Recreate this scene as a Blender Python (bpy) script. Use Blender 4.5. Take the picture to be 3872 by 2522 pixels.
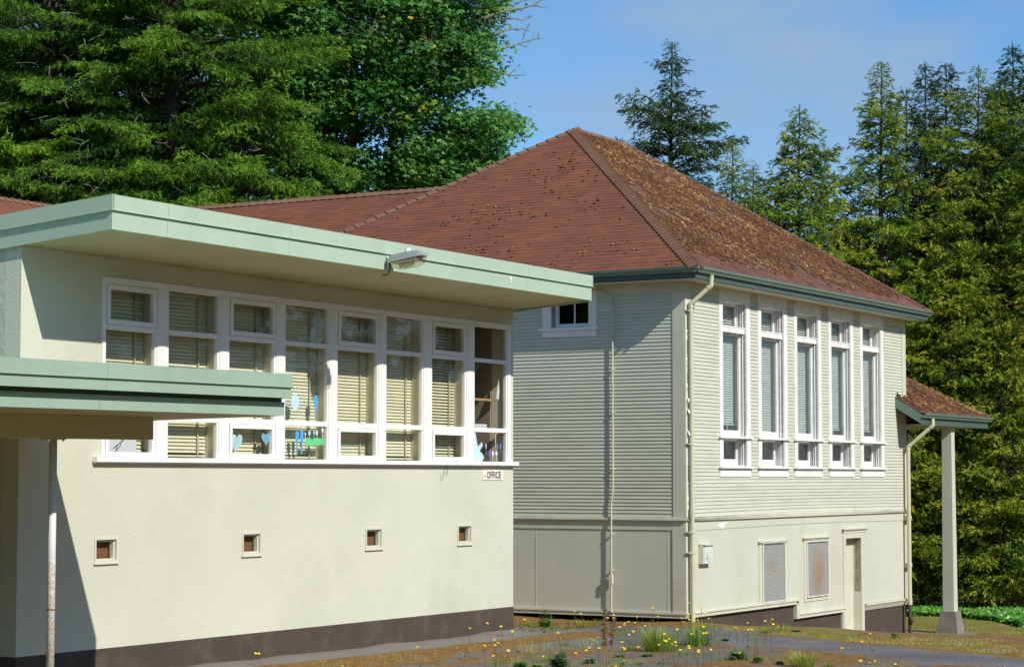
import bpy, bmesh, math, random
import numpy as np
from mathutils import Vector, Matrix

for o in list(bpy.data.objects):
    bpy.data.objects.remove(o)
SC = bpy.context.scene
COL = SC.collection
RS = random.Random(7)
NR = np.random.default_rng(11)

# ------------------------------------------------------------------ camera, sky, sun, exposure
# The origin is the photographer's eye; the ground lies about 2.5 m below it beside the buildings.
PITCH = math.atan(542 / 8100)
cd = bpy.data.cameras.new('camera')
cam = bpy.data.objects.new('camera', cd)
COL.objects.link(cam)
cd.sensor_width = 36.0
cd.lens = 36.0 * 8100 / 3872
cd.clip_start = 0.1
cd.clip_end = 3000
cam.location = (0, 0, 0)
cam.rotation_euler = (math.pi / 2 + PITCH, 0, 0)
SC.camera = cam

SUN = Vector((0.533, -0.575, 0.621)).normalized()
SUN_EL = math.asin(SUN.z)
SUN_AZ = math.atan2(SUN.x, SUN.y)
w = bpy.data.worlds.new('World')
SC.world = w
w.use_nodes = True
nt = w.node_tree
nt.nodes.clear()
wo = nt.nodes.new('ShaderNodeOutputWorld')
bg = nt.nodes.new('ShaderNodeBackground')
sky = nt.nodes.new('ShaderNodeTexSky')
sky.sky_type = 'NISHITA'
sky.sun_disc = False
sky.sun_elevation = SUN_EL
sky.sun_rotation = SUN_AZ
sky.altitude = 60
sky.air_density = 1.0
sky.dust_density = 0.0
sky.ozone_density = 2.0
tc = nt.nodes.new('ShaderNodeTexCoord')
mp = nt.nodes.new('ShaderNodeMapping')
mp.inputs['Rotation'].default_value = (0.0, 0.35, 0.0)
mp.inputs['Location'].default_value = (0.7, 0.0, 1.3)
mp.inputs['Scale'].default_value = (4.2, 4.2, 11.0)
nz = nt.nodes.new('ShaderNodeTexNoise')
nz.inputs['Scale'].default_value = 1.6
nz.inputs['Detail'].default_value = 5.0
nz.inputs['Roughness'].default_value = 0.5
cr = nt.nodes.new('ShaderNodeValToRGB')
cr.color_ramp.elements[0].position = 0.40
cr.color_ramp.elements[0].color = (0, 0, 0, 1)
cr.color_ramp.elements[1].position = 0.66
cr.color_ramp.elements[1].color = (0.75, 0.75, 0.75, 1)
mx = nt.nodes.new('ShaderNodeMixRGB')
mx.inputs[2].default_value = (4.9, 4.4, 4.7, 1)
nt.links.new(tc.outputs['Generated'], mp.inputs['Vector'])
nt.links.new(mp.outputs[0], nz.inputs['Vector'])
nt.links.new(nz.outputs[0], cr.inputs[0])
nt.links.new(cr.outputs[0], mx.inputs[0])
nt.links.new(sky.outputs[0], mx.inputs[1])
tn = nt.nodes.new('ShaderNodeMixRGB')
tn.blend_type = 'MULTIPLY'
tn.inputs[0].default_value = 1.0
tn.inputs[2].default_value = (0.66, 1.0, 1.27, 1)
nt.links.new(mx.outputs[0], tn.inputs[1])
nt.links.new(tn.outputs[0], bg.inputs[0])
bg.inputs[1].default_value = 0.105
nt.links.new(bg.outputs[0], wo.inputs[0])

ld = bpy.data.lights.new('sun', 'SUN')
ld.energy = 4.9
ld.angle = math.radians(0.5)
ld.color = (1.0, 0.95, 0.86)
sun = bpy.data.objects.new('sun', ld)
COL.objects.link(sun)
sun.rotation_euler = (-SUN).to_track_quat('-Z', 'Y').to_euler()
sun.location = SUN * 60
SC.view_settings.view_transform = 'Standard'
SC.view_settings.look = 'None'
SC.view_settings.exposure = 0.0
SC.view_settings.gamma = 1.0
SC.view_settings.use_curve_mapping = False
try:
    SC.cycles.max_bounces = 6
    SC.cycles.diffuse_bounces = 3
    SC.cycles.glossy_bounces = 3
    SC.cycles.transmission_bounces = 4
    SC.cycles.transparent_max_bounces = 10
except Exception:
    pass

# ------------------------------------------------------------------ measuring helpers
F_, CX_, CY_ = 8100.0, 1936.0, 1261.0
CP, SP = math.cos(PITCH), math.sin(PITCH)


def ray(px, py):
    u = (px - CX_) / F_
    v = (CY_ - py) / F_
    return np.array([u, CP - v * SP, SP + v * CP])


def at_depth(px, py, Y):
    d = ray(px, py)
    return d * (Y / d[1])


def on_plane(px, py, P0, n):
    d = ray(px, py)
    return d * (np.dot(P0, n) / np.dot(d, n))


def project(P):
    P = np.asarray(P, float)
    Yc = P[..., 1] * CP + P[..., 2] * SP
    Zc = -P[..., 1] * SP + P[..., 2] * CP
    return np.stack([CX_ + F_ * P[..., 0] / Yc, CY_ - F_ * Zc / Yc], -1)


def hdir(az):
    return np.array([math.sin(math.radians(az)), math.cos(math.radians(az)), 0.0])


RD = hdir(30.51)                       # along both front walls, away from the viewer
LD = np.array([-RD[1], RD[0], 0.0])    # square to it, back and to the side
ZD = np.array([0, 0, 1.0])


class Fr:
    def __init__(s, O, U, V):
        s.O, s.U, s.V = np.array(O, float), np.array(U, float), np.array(V, float)
        s.flip = np.dot(np.cross(s.U, s.V), ZD) < 0
        s.tu, s.tv, s.u0, s.v0 = 0.0, 0.0, 0.0, 0.0

    def tilt(s, tu, tv, u0, v0):
        s.tu, s.tv, s.u0, s.v0 = tu, tv, u0, v0
        return s

    def P(s, u, v, z):
        p = s.O + s.U * u + s.V * v
        return np.array([p[0], p[1], p[2] + z + s.tu * (u - s.u0) + s.tv * (v - s.v0)])


FW = Fr((0, 0, 0), (1, 0, 0), (0, 1, 0))
WA = np.array([0.0193, 35.0, 0.0])
E1 = np.array([3.3608, 38.5, 3.806])
WC = E1 + 0.545 * (RD + LD)
WC[2] = 0
FA = Fr(WA, RD, -LD)
FCR = Fr(WC, RD, -LD)
FCL = Fr(WC, LD, -RD)


def smooth_interp(x, xs, ys):
    return float(np.interp(x, xs, ys))


def ground_z(x, y):
    r = (x - WA[0]) * RD[0] + (y - WA[1]) * RD[1]
    return np.interp(r, [-45, -32, -16, 0, 5.26, 7.4, 10.3, 12.9, 16.8, 24, 60, 200],
                     [-1.4, -1.6, -2.40, -2.47, -2.65, -2.88, -3.12, -3.36, -3.63, -3.72, -3.8, -3.8])


def ground_hit(px, py, above=0.0):
    d = ray(px, py)
    lo, hi = 15.0, 120.0
    for _ in range(40):
        m = (lo + hi) / 2
        p = d * (m / d[1])
        if p[2] - above > ground_z(p[0], p[1]):
            lo = m
        else:
            hi = m
    return d * (lo / d[1])


# ------------------------------------------------------------------ materials
MATS = {}


def _mat(name):
    m = bpy.data.materials.new(name)
    m.use_nodes = True
    t = m.node_tree
    b = t.nodes['Principled BSDF']
    MATS[name] = m
    return m, t, b


def N(t, kind, **kw):
    n = t.nodes.new(kind)
    for k, v in kw.items():
        if k in n.inputs:
            n.inputs[k].default_value = v
        else:
            setattr(n, k, v)
    return n


def ramp(t, fac, stops):
    r = t.nodes.new('ShaderNodeValToRGB')
    e = r.color_ramp.elements
    while len(e) < len(stops):
        e.new(0.5)
    for i, (p, c) in enumerate(stops):
        e[i].position = p
        e[i].color = (c[0], c[1], c[2], 1)
    t.links.new(fac, r.inputs[0])
    return r.outputs[0]


def mixc(t, fac, a, b, mode='MIX'):
    m = t.nodes.new('ShaderNodeMixRGB')
    m.blend_type = mode
    for i, s in ((0, fac), (1, a), (2, b)):
        if hasattr(s, 'links') or hasattr(s, 'is_linked'):
            t.links.new(s, m.inputs[i])
        elif i == 0:
            m.inputs[0].default_value = s
        else:
            m.inputs[i].default_value = (s[0], s[1], s[2], 1)
    return m.outputs[0]


def noise(t, scale, detail=4, rough=0.55, vec=None, stretch=None):
    g = t.nodes.new('ShaderNodeNewGeometry')
    src = g.outputs['Position']
    if stretch:
        m = t.nodes.new('ShaderNodeMapping')
        m.inputs['Scale'].default_value = stretch
        t.links.new(src, m.inputs[0])
        src = m.outputs[0]
    n = t.nodes.new('ShaderNodeTexNoise')
    n.inputs['Scale'].default_value = scale
    n.inputs['Detail'].default_value = detail
    n.inputs['Roughness'].default_value = rough
    t.links.new(src, n.inputs['Vector'])
    return n.outputs[0]


def pm(name, base, var=0.06, scale=1.2, rough=0.7, bump=0.0, bscale=40, dirt=None, dirt_amt=0.3,
       dscale=1.0, stretch=None, rnd=0.0, spec=0.35, fine=0.03, metal=0.0):
    """painted or plain surface: broad tone drift, fine grain, blotches of dirt, bump"""
    m, t, b = _mat(name)
    lo = [c * (1 - var) for c in base]
    hi = [min(1, c * (1 + var)) for c in base]
    col = ramp(t, noise(t, scale, 5, 0.6, stretch=stretch), [(0.3, lo), (0.7, hi)])
    if fine:
        f = noise(t, 60, 3, 0.7)
        col = mixc(t, 1.0, col, ramp(t, f, [(0.3, [1 - fine * 2] * 3), (0.7, [1.0] * 3)]), 'MULTIPLY')
    if dirt:
        fac = ramp(t, noise(t, dscale, 7, 0.65, stretch=stretch), [(0.52, (0, 0, 0)), (0.72, [dirt_amt] * 3)])
        col = mixc(t, fac, col, dirt)
    if rnd:
        oi = t.nodes.new('ShaderNodeObjectInfo')
        col = mixc(t, 1.0, col, ramp(t, oi.outputs['Random'], [(0, [1 - rnd] * 3), (1, [1.0] * 3)]), 'MULTIPLY')
    t.links.new(col, b.inputs['Base Color'])
    b.inputs['Roughness'].default_value = rough
    b.inputs['Metallic'].default_value = metal
    b.inputs['Specular IOR Level'].default_value = spec
    if bump:
        bp = t.nodes.new('ShaderNodeBump')
        bp.inputs['Strength'].default_value = bump
        bp.inputs['Distance'].default_value = 0.01
        t.links.new(noise(t, bscale, 4, 0.6), bp.inputs['Height'])
        t.links.new(bp.outputs[0], b.inputs['Normal'])
    return m


CREAM = (0.585, 0.60, 0.475)
pm('stucco', CREAM, 0.05, 0.5, 0.9, 0.55, 34, dirt=(0.36, 0.37, 0.28), dirt_amt=0.30, dscale=0.55, spec=0.15)
pm('stucco_coarse', (0.5, 0.52, 0.42), 0.08, 1.5, 0.95, 1.0, 14, spec=0.1)
pm('brown_base', (0.072, 0.055, 0.044), 0.15, 1.3, 0.85, 0.25, 30, dirt=(0.13, 0.11, 0.095), dirt_amt=0.4, dscale=2.6)
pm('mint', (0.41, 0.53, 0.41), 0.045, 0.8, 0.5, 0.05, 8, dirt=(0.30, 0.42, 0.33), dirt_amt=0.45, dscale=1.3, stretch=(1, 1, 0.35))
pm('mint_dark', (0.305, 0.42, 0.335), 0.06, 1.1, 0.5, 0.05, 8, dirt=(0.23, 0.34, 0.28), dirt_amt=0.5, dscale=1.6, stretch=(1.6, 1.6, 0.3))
pm('soffit', (0.52, 0.50, 0.31), 0.06, 0.8, 0.85, 0.15, 30, dirt=(0.28, 0.26, 0.16), dirt_amt=0.35, dscale=1.0)
pm('beam_paint', (0.52, 0.46, 0.35), 0.06, 0.8, 0.8, 0.1, 30)
pm('white_paint', (0.80, 0.80, 0.80), 0.03, 1.5, 0.55, 0.12, 25, dirt=(0.62, 0.60, 0.55), dirt_amt=0.4, dscale=2.2)
pm('white_worn', (0.80, 0.80, 0.79), 0.03, 1.5, 0.6, 0.2, 25, dirt=(0.50, 0.47, 0.40), dirt_amt=0.55, dscale=3.5)
pm('jamb_beige', (0.72, 0.65, 0.50), 0.05, 1.5, 0.6)
pm('siding', (0.57, 0.59, 0.475), 0.05, 1.4, 0.75, 0.3, 60, dirt=(0.43, 0.44, 0.33), dirt_amt=0.4, dscale=1.2, stretch=(1, 1, 4), rnd=0.06)
pm('siding_wall', (0.56, 0.58, 0.47), 0.05, 0.9, 0.75, 0.2, 50, dirt=(0.40, 0.42, 0.31), dirt_amt=0.4, dscale=0.8, stretch=(1, 1, 0.5))
pm('trim_cream', (0.59, 0.60, 0.475), 0.05, 1.6, 0.7, 0.2, 50, dirt=(0.42, 0.42, 0.31), dirt_amt=0.45, dscale=2)
pm('green_metal', (0.135, 0.215, 0.185), 0.08, 1.5, 0.38, 0.03, 10, dirt=(0.10, 0.15, 0.13), dirt_amt=0.4, dscale=2, spec=0.5)
pm('green_shaded', (0.07, 0.105, 0.10), 0.08, 1.5, 0.45)  # gutter green darkened; the shade behind the gutters is in the colour
pm('pipe_cream', (0.57, 0.57, 0.40), 0.06, 2, 0.5, 0.05, 20, dirt=(0.36, 0.33, 0.22), dirt_amt=0.4, dscale=3)
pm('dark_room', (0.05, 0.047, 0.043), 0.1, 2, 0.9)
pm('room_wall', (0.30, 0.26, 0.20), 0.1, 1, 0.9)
pm('blind_cream', (0.80, 0.77, 0.56), 0.04, 4, 0.5, rnd=0.1)
pm('blind_green', (0.60, 0.63, 0.59), 0.04, 4, 0.5, rnd=0.1)
pm('cord', (0.5, 0.48, 0.33), 0.05, 4, 0.7)
pm('vent_mesh', (0.17, 0.075, 0.03), 0.35, 60, 0.8, 0.8, 120)
pm('concrete', (0.21, 0.19, 0.165), 0.25, 3, 0.95, 0.6, 30, dirt=(0.10, 0.09, 0.08), dirt_amt=0.6, dscale=2.5)
pm('galv', (0.52, 0.53, 0.56), 0.08, 3, 0.45, 0.05, 20, metal=0.35, spec=0.5)
pm('white_plastic', (0.80, 0.80, 0.82), 0.03, 3, 0.35)
pm('black_rubber', (0.02, 0.02, 0.02), 0.1, 3, 0.6)
pm('wood_post', (0.50, 0.31, 0.13), 0.15, 6, 0.6, stretch=(1, 1, 0.2))
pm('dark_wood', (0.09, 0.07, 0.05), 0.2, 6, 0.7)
pm('column_grey', (0.40, 0.34, 0.27), 0.05, 2, 0.7)
pm('bark', (0.085, 0.068, 0.052), 0.35, 4, 0.95, 1.0, 18, stretch=(1, 1, 0.3))
pm('bark_pale', (0.30, 0.27, 0.22), 0.35, 5, 0.95, 0.8, 20, dirt=(0.12, 0.10, 0.08), dirt_amt=0.8, dscale=4)
pm('twig', (0.16, 0.12, 0.075), 0.3, 6, 0.9)
pm('lichen', (0.25, 0.25, 0.17), 0.3, 12, 0.95)
pm('peel_white', (0.82, 0.81, 0.78), 0.05, 20, 0.7, 0.5, 60)
pm('dock_red', (0.30, 0.17, 0.07), 0.3, 20, 0.8)
pm('paper', (0.66, 0.68, 0.74), 0.04, 4, 0.8)
for nm, c in (('cut_blue', (0.08, 0.36, 0.75)), ('cut_pale', (0.50, 0.72, 0.82)), ('cut_teal', (0.36, 0.66, 0.66)),
              ('cut_green', (0.12, 0.60, 0.22)), ('cut_mid', (0.22, 0.46, 0.66)), ('cut_violet', (0.16, 0.13, 0.62)),
              ('cut_lilac', (0.42, 0.36, 0.66)), ('cut_white', (0.75, 0.78, 0.8)), ('sign_red', (0.55, 0.05, 0.04)),
              ('sign_black', (0.02, 0.02, 0.02)), ('sign_white', (0.78, 0.74, 0.66)), ('rust_red', (0.30, 0.08, 0.03)),
              ('blue_mark', (0.32, 0.58, 0.72)), ('petal', (0.85, 0.56, 0.01)), ('petal_orange', (0.85, 0.30, 0.01)),
              ('meter_box', (0.56, 0.64, 0.62)), ('pebble', (0.6, 0.58, 0.55))):
    pm(nm, c, 0.12, 9, 0.7)


def glass_mat(name, tint, refl=1.0):
    m, t, b = _mat(name)
    t.nodes.remove(b)
    out = t.nodes['Material Output']
    tr = N(t, 'ShaderNodeBsdfTransparent')
    tr.inputs[0].default_value = (*tint, 1)
    gl = N(t, 'ShaderNodeBsdfGlossy')
    gl.inputs['Roughness'].default_value = 0.02
    gl.inputs[0].default_value = (refl, refl, refl, 1)
    lw = N(t, 'ShaderNodeLayerWeight')
    lw.inputs[0].default_value = 0.5
    fr = ramp(t, lw.outputs['Facing'], [(0.0, (0.03, 0.03, 0.03)), (0.5, (0.045, 0.045, 0.045)), (0.75, (0.12, 0.12, 0.12)), (0.9, (0.35, 0.35, 0.35)), (1.0, (1, 1, 1))])
    bp = t.nodes.new('ShaderNodeBump')
    bp.inputs['Strength'].default_value = 0.08
    bp.inputs['Distance'].default_value = 0.05
    t.links.new(noise(t, 1.4, 2, 0.5), bp.inputs['Height'])
    t.links.new(bp.outputs[0], gl.inputs['Normal'])
    mx = N(t, 'ShaderNodeMixShader')
    t.links.new(fr, mx.inputs[0])
    t.links.new(tr.outputs[0], mx.inputs[1])
    t.links.new(gl.outputs[0], mx.inputs[2])
    t.links.new(mx.outputs[0], out.inputs[0])
    return m


glass_mat('glass', (0.965, 0.97, 0.955))
glass_mat('glass_green', (0.92, 0.95, 0.94))
glass_mat('lens', (0.86, 0.80, 0.66))


def shingle_mat(name, stops, moss, moss_lo, moss_hi, mcols):
    m, t, b = _mat(name)
    at = t.nodes.new('ShaderNodeAttribute')
    at.attribute_name = 'tint'
    oi = t.nodes.new('ShaderNodeObjectInfo')
    ad = N(t, 'ShaderNodeMath', operation='ADD')
    t.links.new(at.outputs['Fac'], ad.inputs[0])
    t.links.new(oi.outputs['Random'], ad.inputs[1])
    fr = N(t, 'ShaderNodeMath', operation='FRACT')
    t.links.new(ad.outputs[0], fr.inputs[0])
    col = ramp(t, fr.outputs[0], stops)
    g = noise(t, 90, 3, 0.8)
    col = mixc(t, 1.0, col, ramp(t, g, [(0.3, (0.72, 0.72, 0.72)), (0.7, (1.15, 1.12, 1.1))]), 'MULTIPLY')
    big = noise(t, 0.7, 6, 0.6)
    col = mixc(t, 1.0, col, ramp(t, big, [(0.3, (0.86, 0.86, 0.88)), (0.7, (1.08, 1.05, 1.0))]), 'MULTIPLY')
    if moss:
        mf = ramp(t, noise(t, 9.0, 8, 0.78), [(moss_lo, (0, 0, 0)), (moss_hi, (1, 1, 1))])
        mc = ramp(t, noise(t, 1.5, 6, 0.7), [(0.35, mcols[0]), (0.52, mcols[1]), (0.68, mcols[2])])
        col = mixc(t, mf, col, mc)
    t.links.new(col, b.inputs['Base Color'])
    b.inputs['Roughness'].default_value = 0.92
    b.inputs['Specular IOR Level'].default_value = 0.2
    bp = t.nodes.new('ShaderNodeBump')
    bp.inputs['Strength'].default_value = 0.5
    bp.inputs['Distance'].default_value = 0.004
    t.links.new(noise(t, 150, 2, 0.6), bp.inputs['Height'])
    t.links.new(bp.outputs[0], b.inputs['Normal'])
    return m


SH = [(0.0, (0.180, 0.078, 0.050)), (0.3, (0.205, 0.086, 0.052)), (0.6, (0.215, 0.090, 0.054)),
      (0.85, (0.240, 0.092, 0.052)), (1.0, (0.170, 0.076, 0.052))]
SH2 = [(0.0, (0.125, 0.068, 0.056)), (0.4, (0.165, 0.085, 0.068)), (0.75, (0.195, 0.095, 0.073)), (1.0, (0.14, 0.075, 0.065))]
CAPC = [(0.0, (0.20, 0.115, 0.078)), (0.5, (0.235, 0.13, 0.085)), (1.0, (0.215, 0.12, 0.08))]
MC = [(0.085, 0.033, 0.012), (0.14, 0.056, 0.016), (0.18, 0.10, 0.028)]
shingle_mat('shingle_red', SH, False, 0, 0, MC)
shingle_mat('shingle_mossy', SH2, True, 0.53, 0.70, MC)
shingle_mat('shingle_cap', CAPC, False, 0, 0, MC)


def tinted(name, stops, rough=0.8, transl=0.0, nscale=1.5, var=0.2, spec=0.2):
    """colour from the per-point tint, for foliage, moss and blades"""
    m, t, b = _mat(name)
    at = t.nodes.new('ShaderNodeAttribute')
    at.attribute_name = 'tint'
    col = ramp(t, at.outputs['Fac'], stops)
    col = mixc(t, 1.0, col, ramp(t, noise(t, nscale, 4, 0.6), [(0.3, [1 - var] * 3), (0.7, [1 + var * 0.5] * 3)]), 'MULTIPLY')
    t.links.new(col, b.inputs['Base Color'])
    b.inputs['Roughness'].default_value = rough
    b.inputs['Specular IOR Level'].default_value = spec
    if transl:
        out = t.nodes['Material Output']
        tl = N(t, 'ShaderNodeBsdfTranslucent')
        t.links.new(mixc(t, 1.0, col, (1.25, 1.3, 0.7), 'MULTIPLY'), tl.inputs[0])
        ms = N(t, 'ShaderNodeMixShader')
        ms.inputs[0].default_value = transl
        t.links.new(b.outputs[0], ms.inputs[1])
        t.links.new(tl.outputs[0], ms.inputs[2])
        t.links.new(ms.outputs[0], out.inputs[0])
    return m


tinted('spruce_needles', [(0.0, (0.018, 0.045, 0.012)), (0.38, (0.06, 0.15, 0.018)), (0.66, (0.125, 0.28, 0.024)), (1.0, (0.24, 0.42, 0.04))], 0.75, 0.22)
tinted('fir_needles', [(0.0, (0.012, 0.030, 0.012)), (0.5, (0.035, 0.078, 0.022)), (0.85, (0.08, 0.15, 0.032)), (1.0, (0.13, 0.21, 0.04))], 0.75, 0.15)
tinted('cedar_scales', [(0.0, (0.020, 0.045, 0.010)), (0.32, (0.055, 0.115, 0.016)), (0.6, (0.16, 0.28, 0.022)), (0.85, (0.42, 0.53, 0.045)), (1.0, (0.55, 0.45, 0.06))], 0.7, 0.25)
tinted('maple_leaf', [(0.0, (0.022, 0.08, 0.018)), (0.5, (0.06, 0.20, 0.035)), (0.85, (0.14, 0.34, 0.05)), (0.95, (0.17, 0.30, 0.03)), (1.0, (0.45, 0.36, 0.02))], 0.5, 0.28, spec=0.35)
tinted('moss', [(0.0, (0.045, 0.026, 0.014)), (0.3, (0.095, 0.050, 0.026)), (0.5, (0.150, 0.062, 0.018)), (0.7, (0.20, 0.12, 0.055)), (1.0, (0.38, 0.31, 0.13))], 0.95, 0.0, 6, 0.25)
tinted('grass_blade', [(0.0, (0.06, 0.15, 0.02)), (0.5, (0.22, 0.36, 0.04)), (0.8, (0.42, 0.44, 0.09)), (1.0, (0.58, 0.45, 0.20))], 0.7, 0.25, 3)
tinted('weed_leaf', [(0.0, (0.04, 0.12, 0.03)), (0.6, (0.09, 0.25, 0.045)), (1.0, (0.24, 0.42, 0.06))], 0.55, 0.2, 4, spec=0.35)
tinted('ivy_leaf', [(0.0, (0.035, 0.13, 0.015)), (0.6, (0.08, 0.26, 0.025)), (1.0, (0.20, 0.44, 0.06))], 0.35, 0.2, 3, spec=0.5)


def ground_mat(name):
    """vertex colour zones: R moss, G grass/dirt, B pale concrete; the rest is worn asphalt"""
    m, t, b = _mat(name)
    at = t.nodes.new('ShaderNodeAttribute')
    at.attribute_name = 'zone'
    sp = t.nodes.new('ShaderNodeSeparateColor')
    t.links.new(at.outputs['Color'], sp.inputs[0])
    grit = noise(t, 45, 5, 0.8)
    asph = ramp(t, grit, [(0.25, (0.06, 0.057, 0.057)), (0.5, (0.15, 0.143, 0.143)), (0.72, (0.29, 0.28, 0.275))])
    blot = ramp(t, noise(t, 0.8, 6, 0.6), [(0.35, (0.75, 0.75, 0.76)), (0.65, (1.15, 1.14, 1.13))])
    asph = mixc(t, 1.0, asph, blot, 'MULTIPLY')
    conc = ramp(t, noise(t, 50, 4, 0.8), [(0.3, (0.15, 0.135, 0.12)), (0.7, (0.27, 0.25, 0.225))])
    mossc = ramp(t, noise(t, 7, 8, 0.75), [(0.3, (0.07, 0.042, 0.02)), (0.48, (0.20, 0.105, 0.028)), (0.62, (0.30, 0.165, 0.045)), (0.75, (0.20, 0.18, 0.06))])
    grs = ramp(t, noise(t, 5, 8, 0.75), [(0.3, (0.12, 0.075, 0.03)), (0.5, (0.22, 0.18, 0.05)), (0.62, (0.16, 0.22, 0.04)), (0.75, (0.30, 0.26, 0.09))])

    def brk(ch, sc, wdt=0.12):
        n = noise(t, sc, 7, 0.72)
        a = N(t, 'ShaderNodeMath', operation='ADD')
        t.links.new(ch, a.inputs[0])
        t.links.new(n, a.inputs[1])
        return ramp(t, a.outputs[0], [(0.0, (0, 0, 0)), (1.0 - wdt, (0, 0, 0)), (1.0, (1, 1, 1))])

    col = mixc(t, sp.outputs[2], asph, conc)
    col = mixc(t, brk(sp.outputs[0], 3.0), col, mossc)
    col = mixc(t, brk(sp.outputs[1], 2.0), col, grs)
    t.links.new(col, b.inputs['Base Color'])
    b.inputs['Roughness'].default_value = 0.95
    b.inputs['Specular IOR Level'].default_value = 0.15
    bp = t.nodes.new('ShaderNodeBump')
    bp.inputs['Strength'].default_value = 0.8
    bp.inputs['Distance'].default_value = 0.015
    t.links.new(noise(t, 30, 5, 0.7), bp.inputs['Height'])
    t.links.new(bp.outputs[0], b.inputs['Normal'])
    return m


ground_mat('yard')
pm('forest_floor', (0.05, 0.045, 0.022), 0.3, 1.0, 0.95, 0.6, 8)


def rust_mat(name, base, rust, lo, hi, scale, zmask=None):
    m, t, b = _mat(name)
    f = ramp(t, noise(t, scale, 6, 0.8), [(lo, (0, 0, 0)), (hi, (1, 1, 1))])
    if zmask:
        g = t.nodes.new('ShaderNodeNewGeometry')
        s = t.nodes.new('ShaderNodeSeparateXYZ')
        t.links.new(g.outputs['Position'], s.inputs[0])
        mr = N(t, 'ShaderNodeMapRange')
        mr.inputs[1].default_value = zmask[0]
        mr.inputs[2].default_value = zmask[1]
        mr.inputs[3].default_value = 1.0
        mr.inputs[4].default_value = 0.0
        t.links.new(s.outputs[2], mr.inputs[0])
        f = mixc(t, 1.0, f, mr.outputs[0], 'MULTIPLY')
    t.links.new(mixc(t, f, base, rust), b.inputs['Base Color'])
    b.inputs['Roughness'].default_value = 0.55
    return m


rust_mat('pole_paint', (0.62, 0.64, 0.66), (0.42, 0.21, 0.07), 0.49, 0.55, 60, (-0.95, -0.6))


def screen_back(name, centre, rad, amt):
    """board behind a basement screen, with a rust stain round a world point"""
    m, t, b = _mat(name)
    g = t.nodes.new('ShaderNodeNewGeometry')
    mp = t.nodes.new('ShaderNodeMapping')
    mp.inputs['Location'].default_value = tuple(-c for c in centre)
    t.links.new(g.outputs['Position'], mp.inputs[0])
    mp2 = t.nodes.new('ShaderNodeMapping')
    mp2.inputs['Scale'].default_value = tuple(1 / r for r in rad)
    t.links.new(mp.outputs[0], mp2.inputs[0])
    ln = N(t, 'ShaderNodeVectorMath', operation='LENGTH')
    t.links.new(mp2.outputs[0], ln.inputs[0])
    f = ramp(t, ln.outputs['Value'], [(0.25, [amt] * 3), (1.0, (0, 0, 0))])
    n = ramp(t, noise(t, 6, 6, 0.7, stretch=(1, 1, 4)), [(0.3, (0.4, 0.4, 0.4)), (0.65, (1, 1, 1))])
    f = mixc(t, 1.0, f, n, 'MULTIPLY')
    t.links.new(mixc(t, f, (0.40, 0.41, 0.40), (0.45, 0.25, 0.09)), b.inputs['Base Color'])
    b.inputs['Roughness'].default_value = 0.7
    return m


# ------------------------------------------------------------------ object helpers
def root_loc(o):
    while o.parent:
        o = o.parent
    return np.array(o.location)


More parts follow.
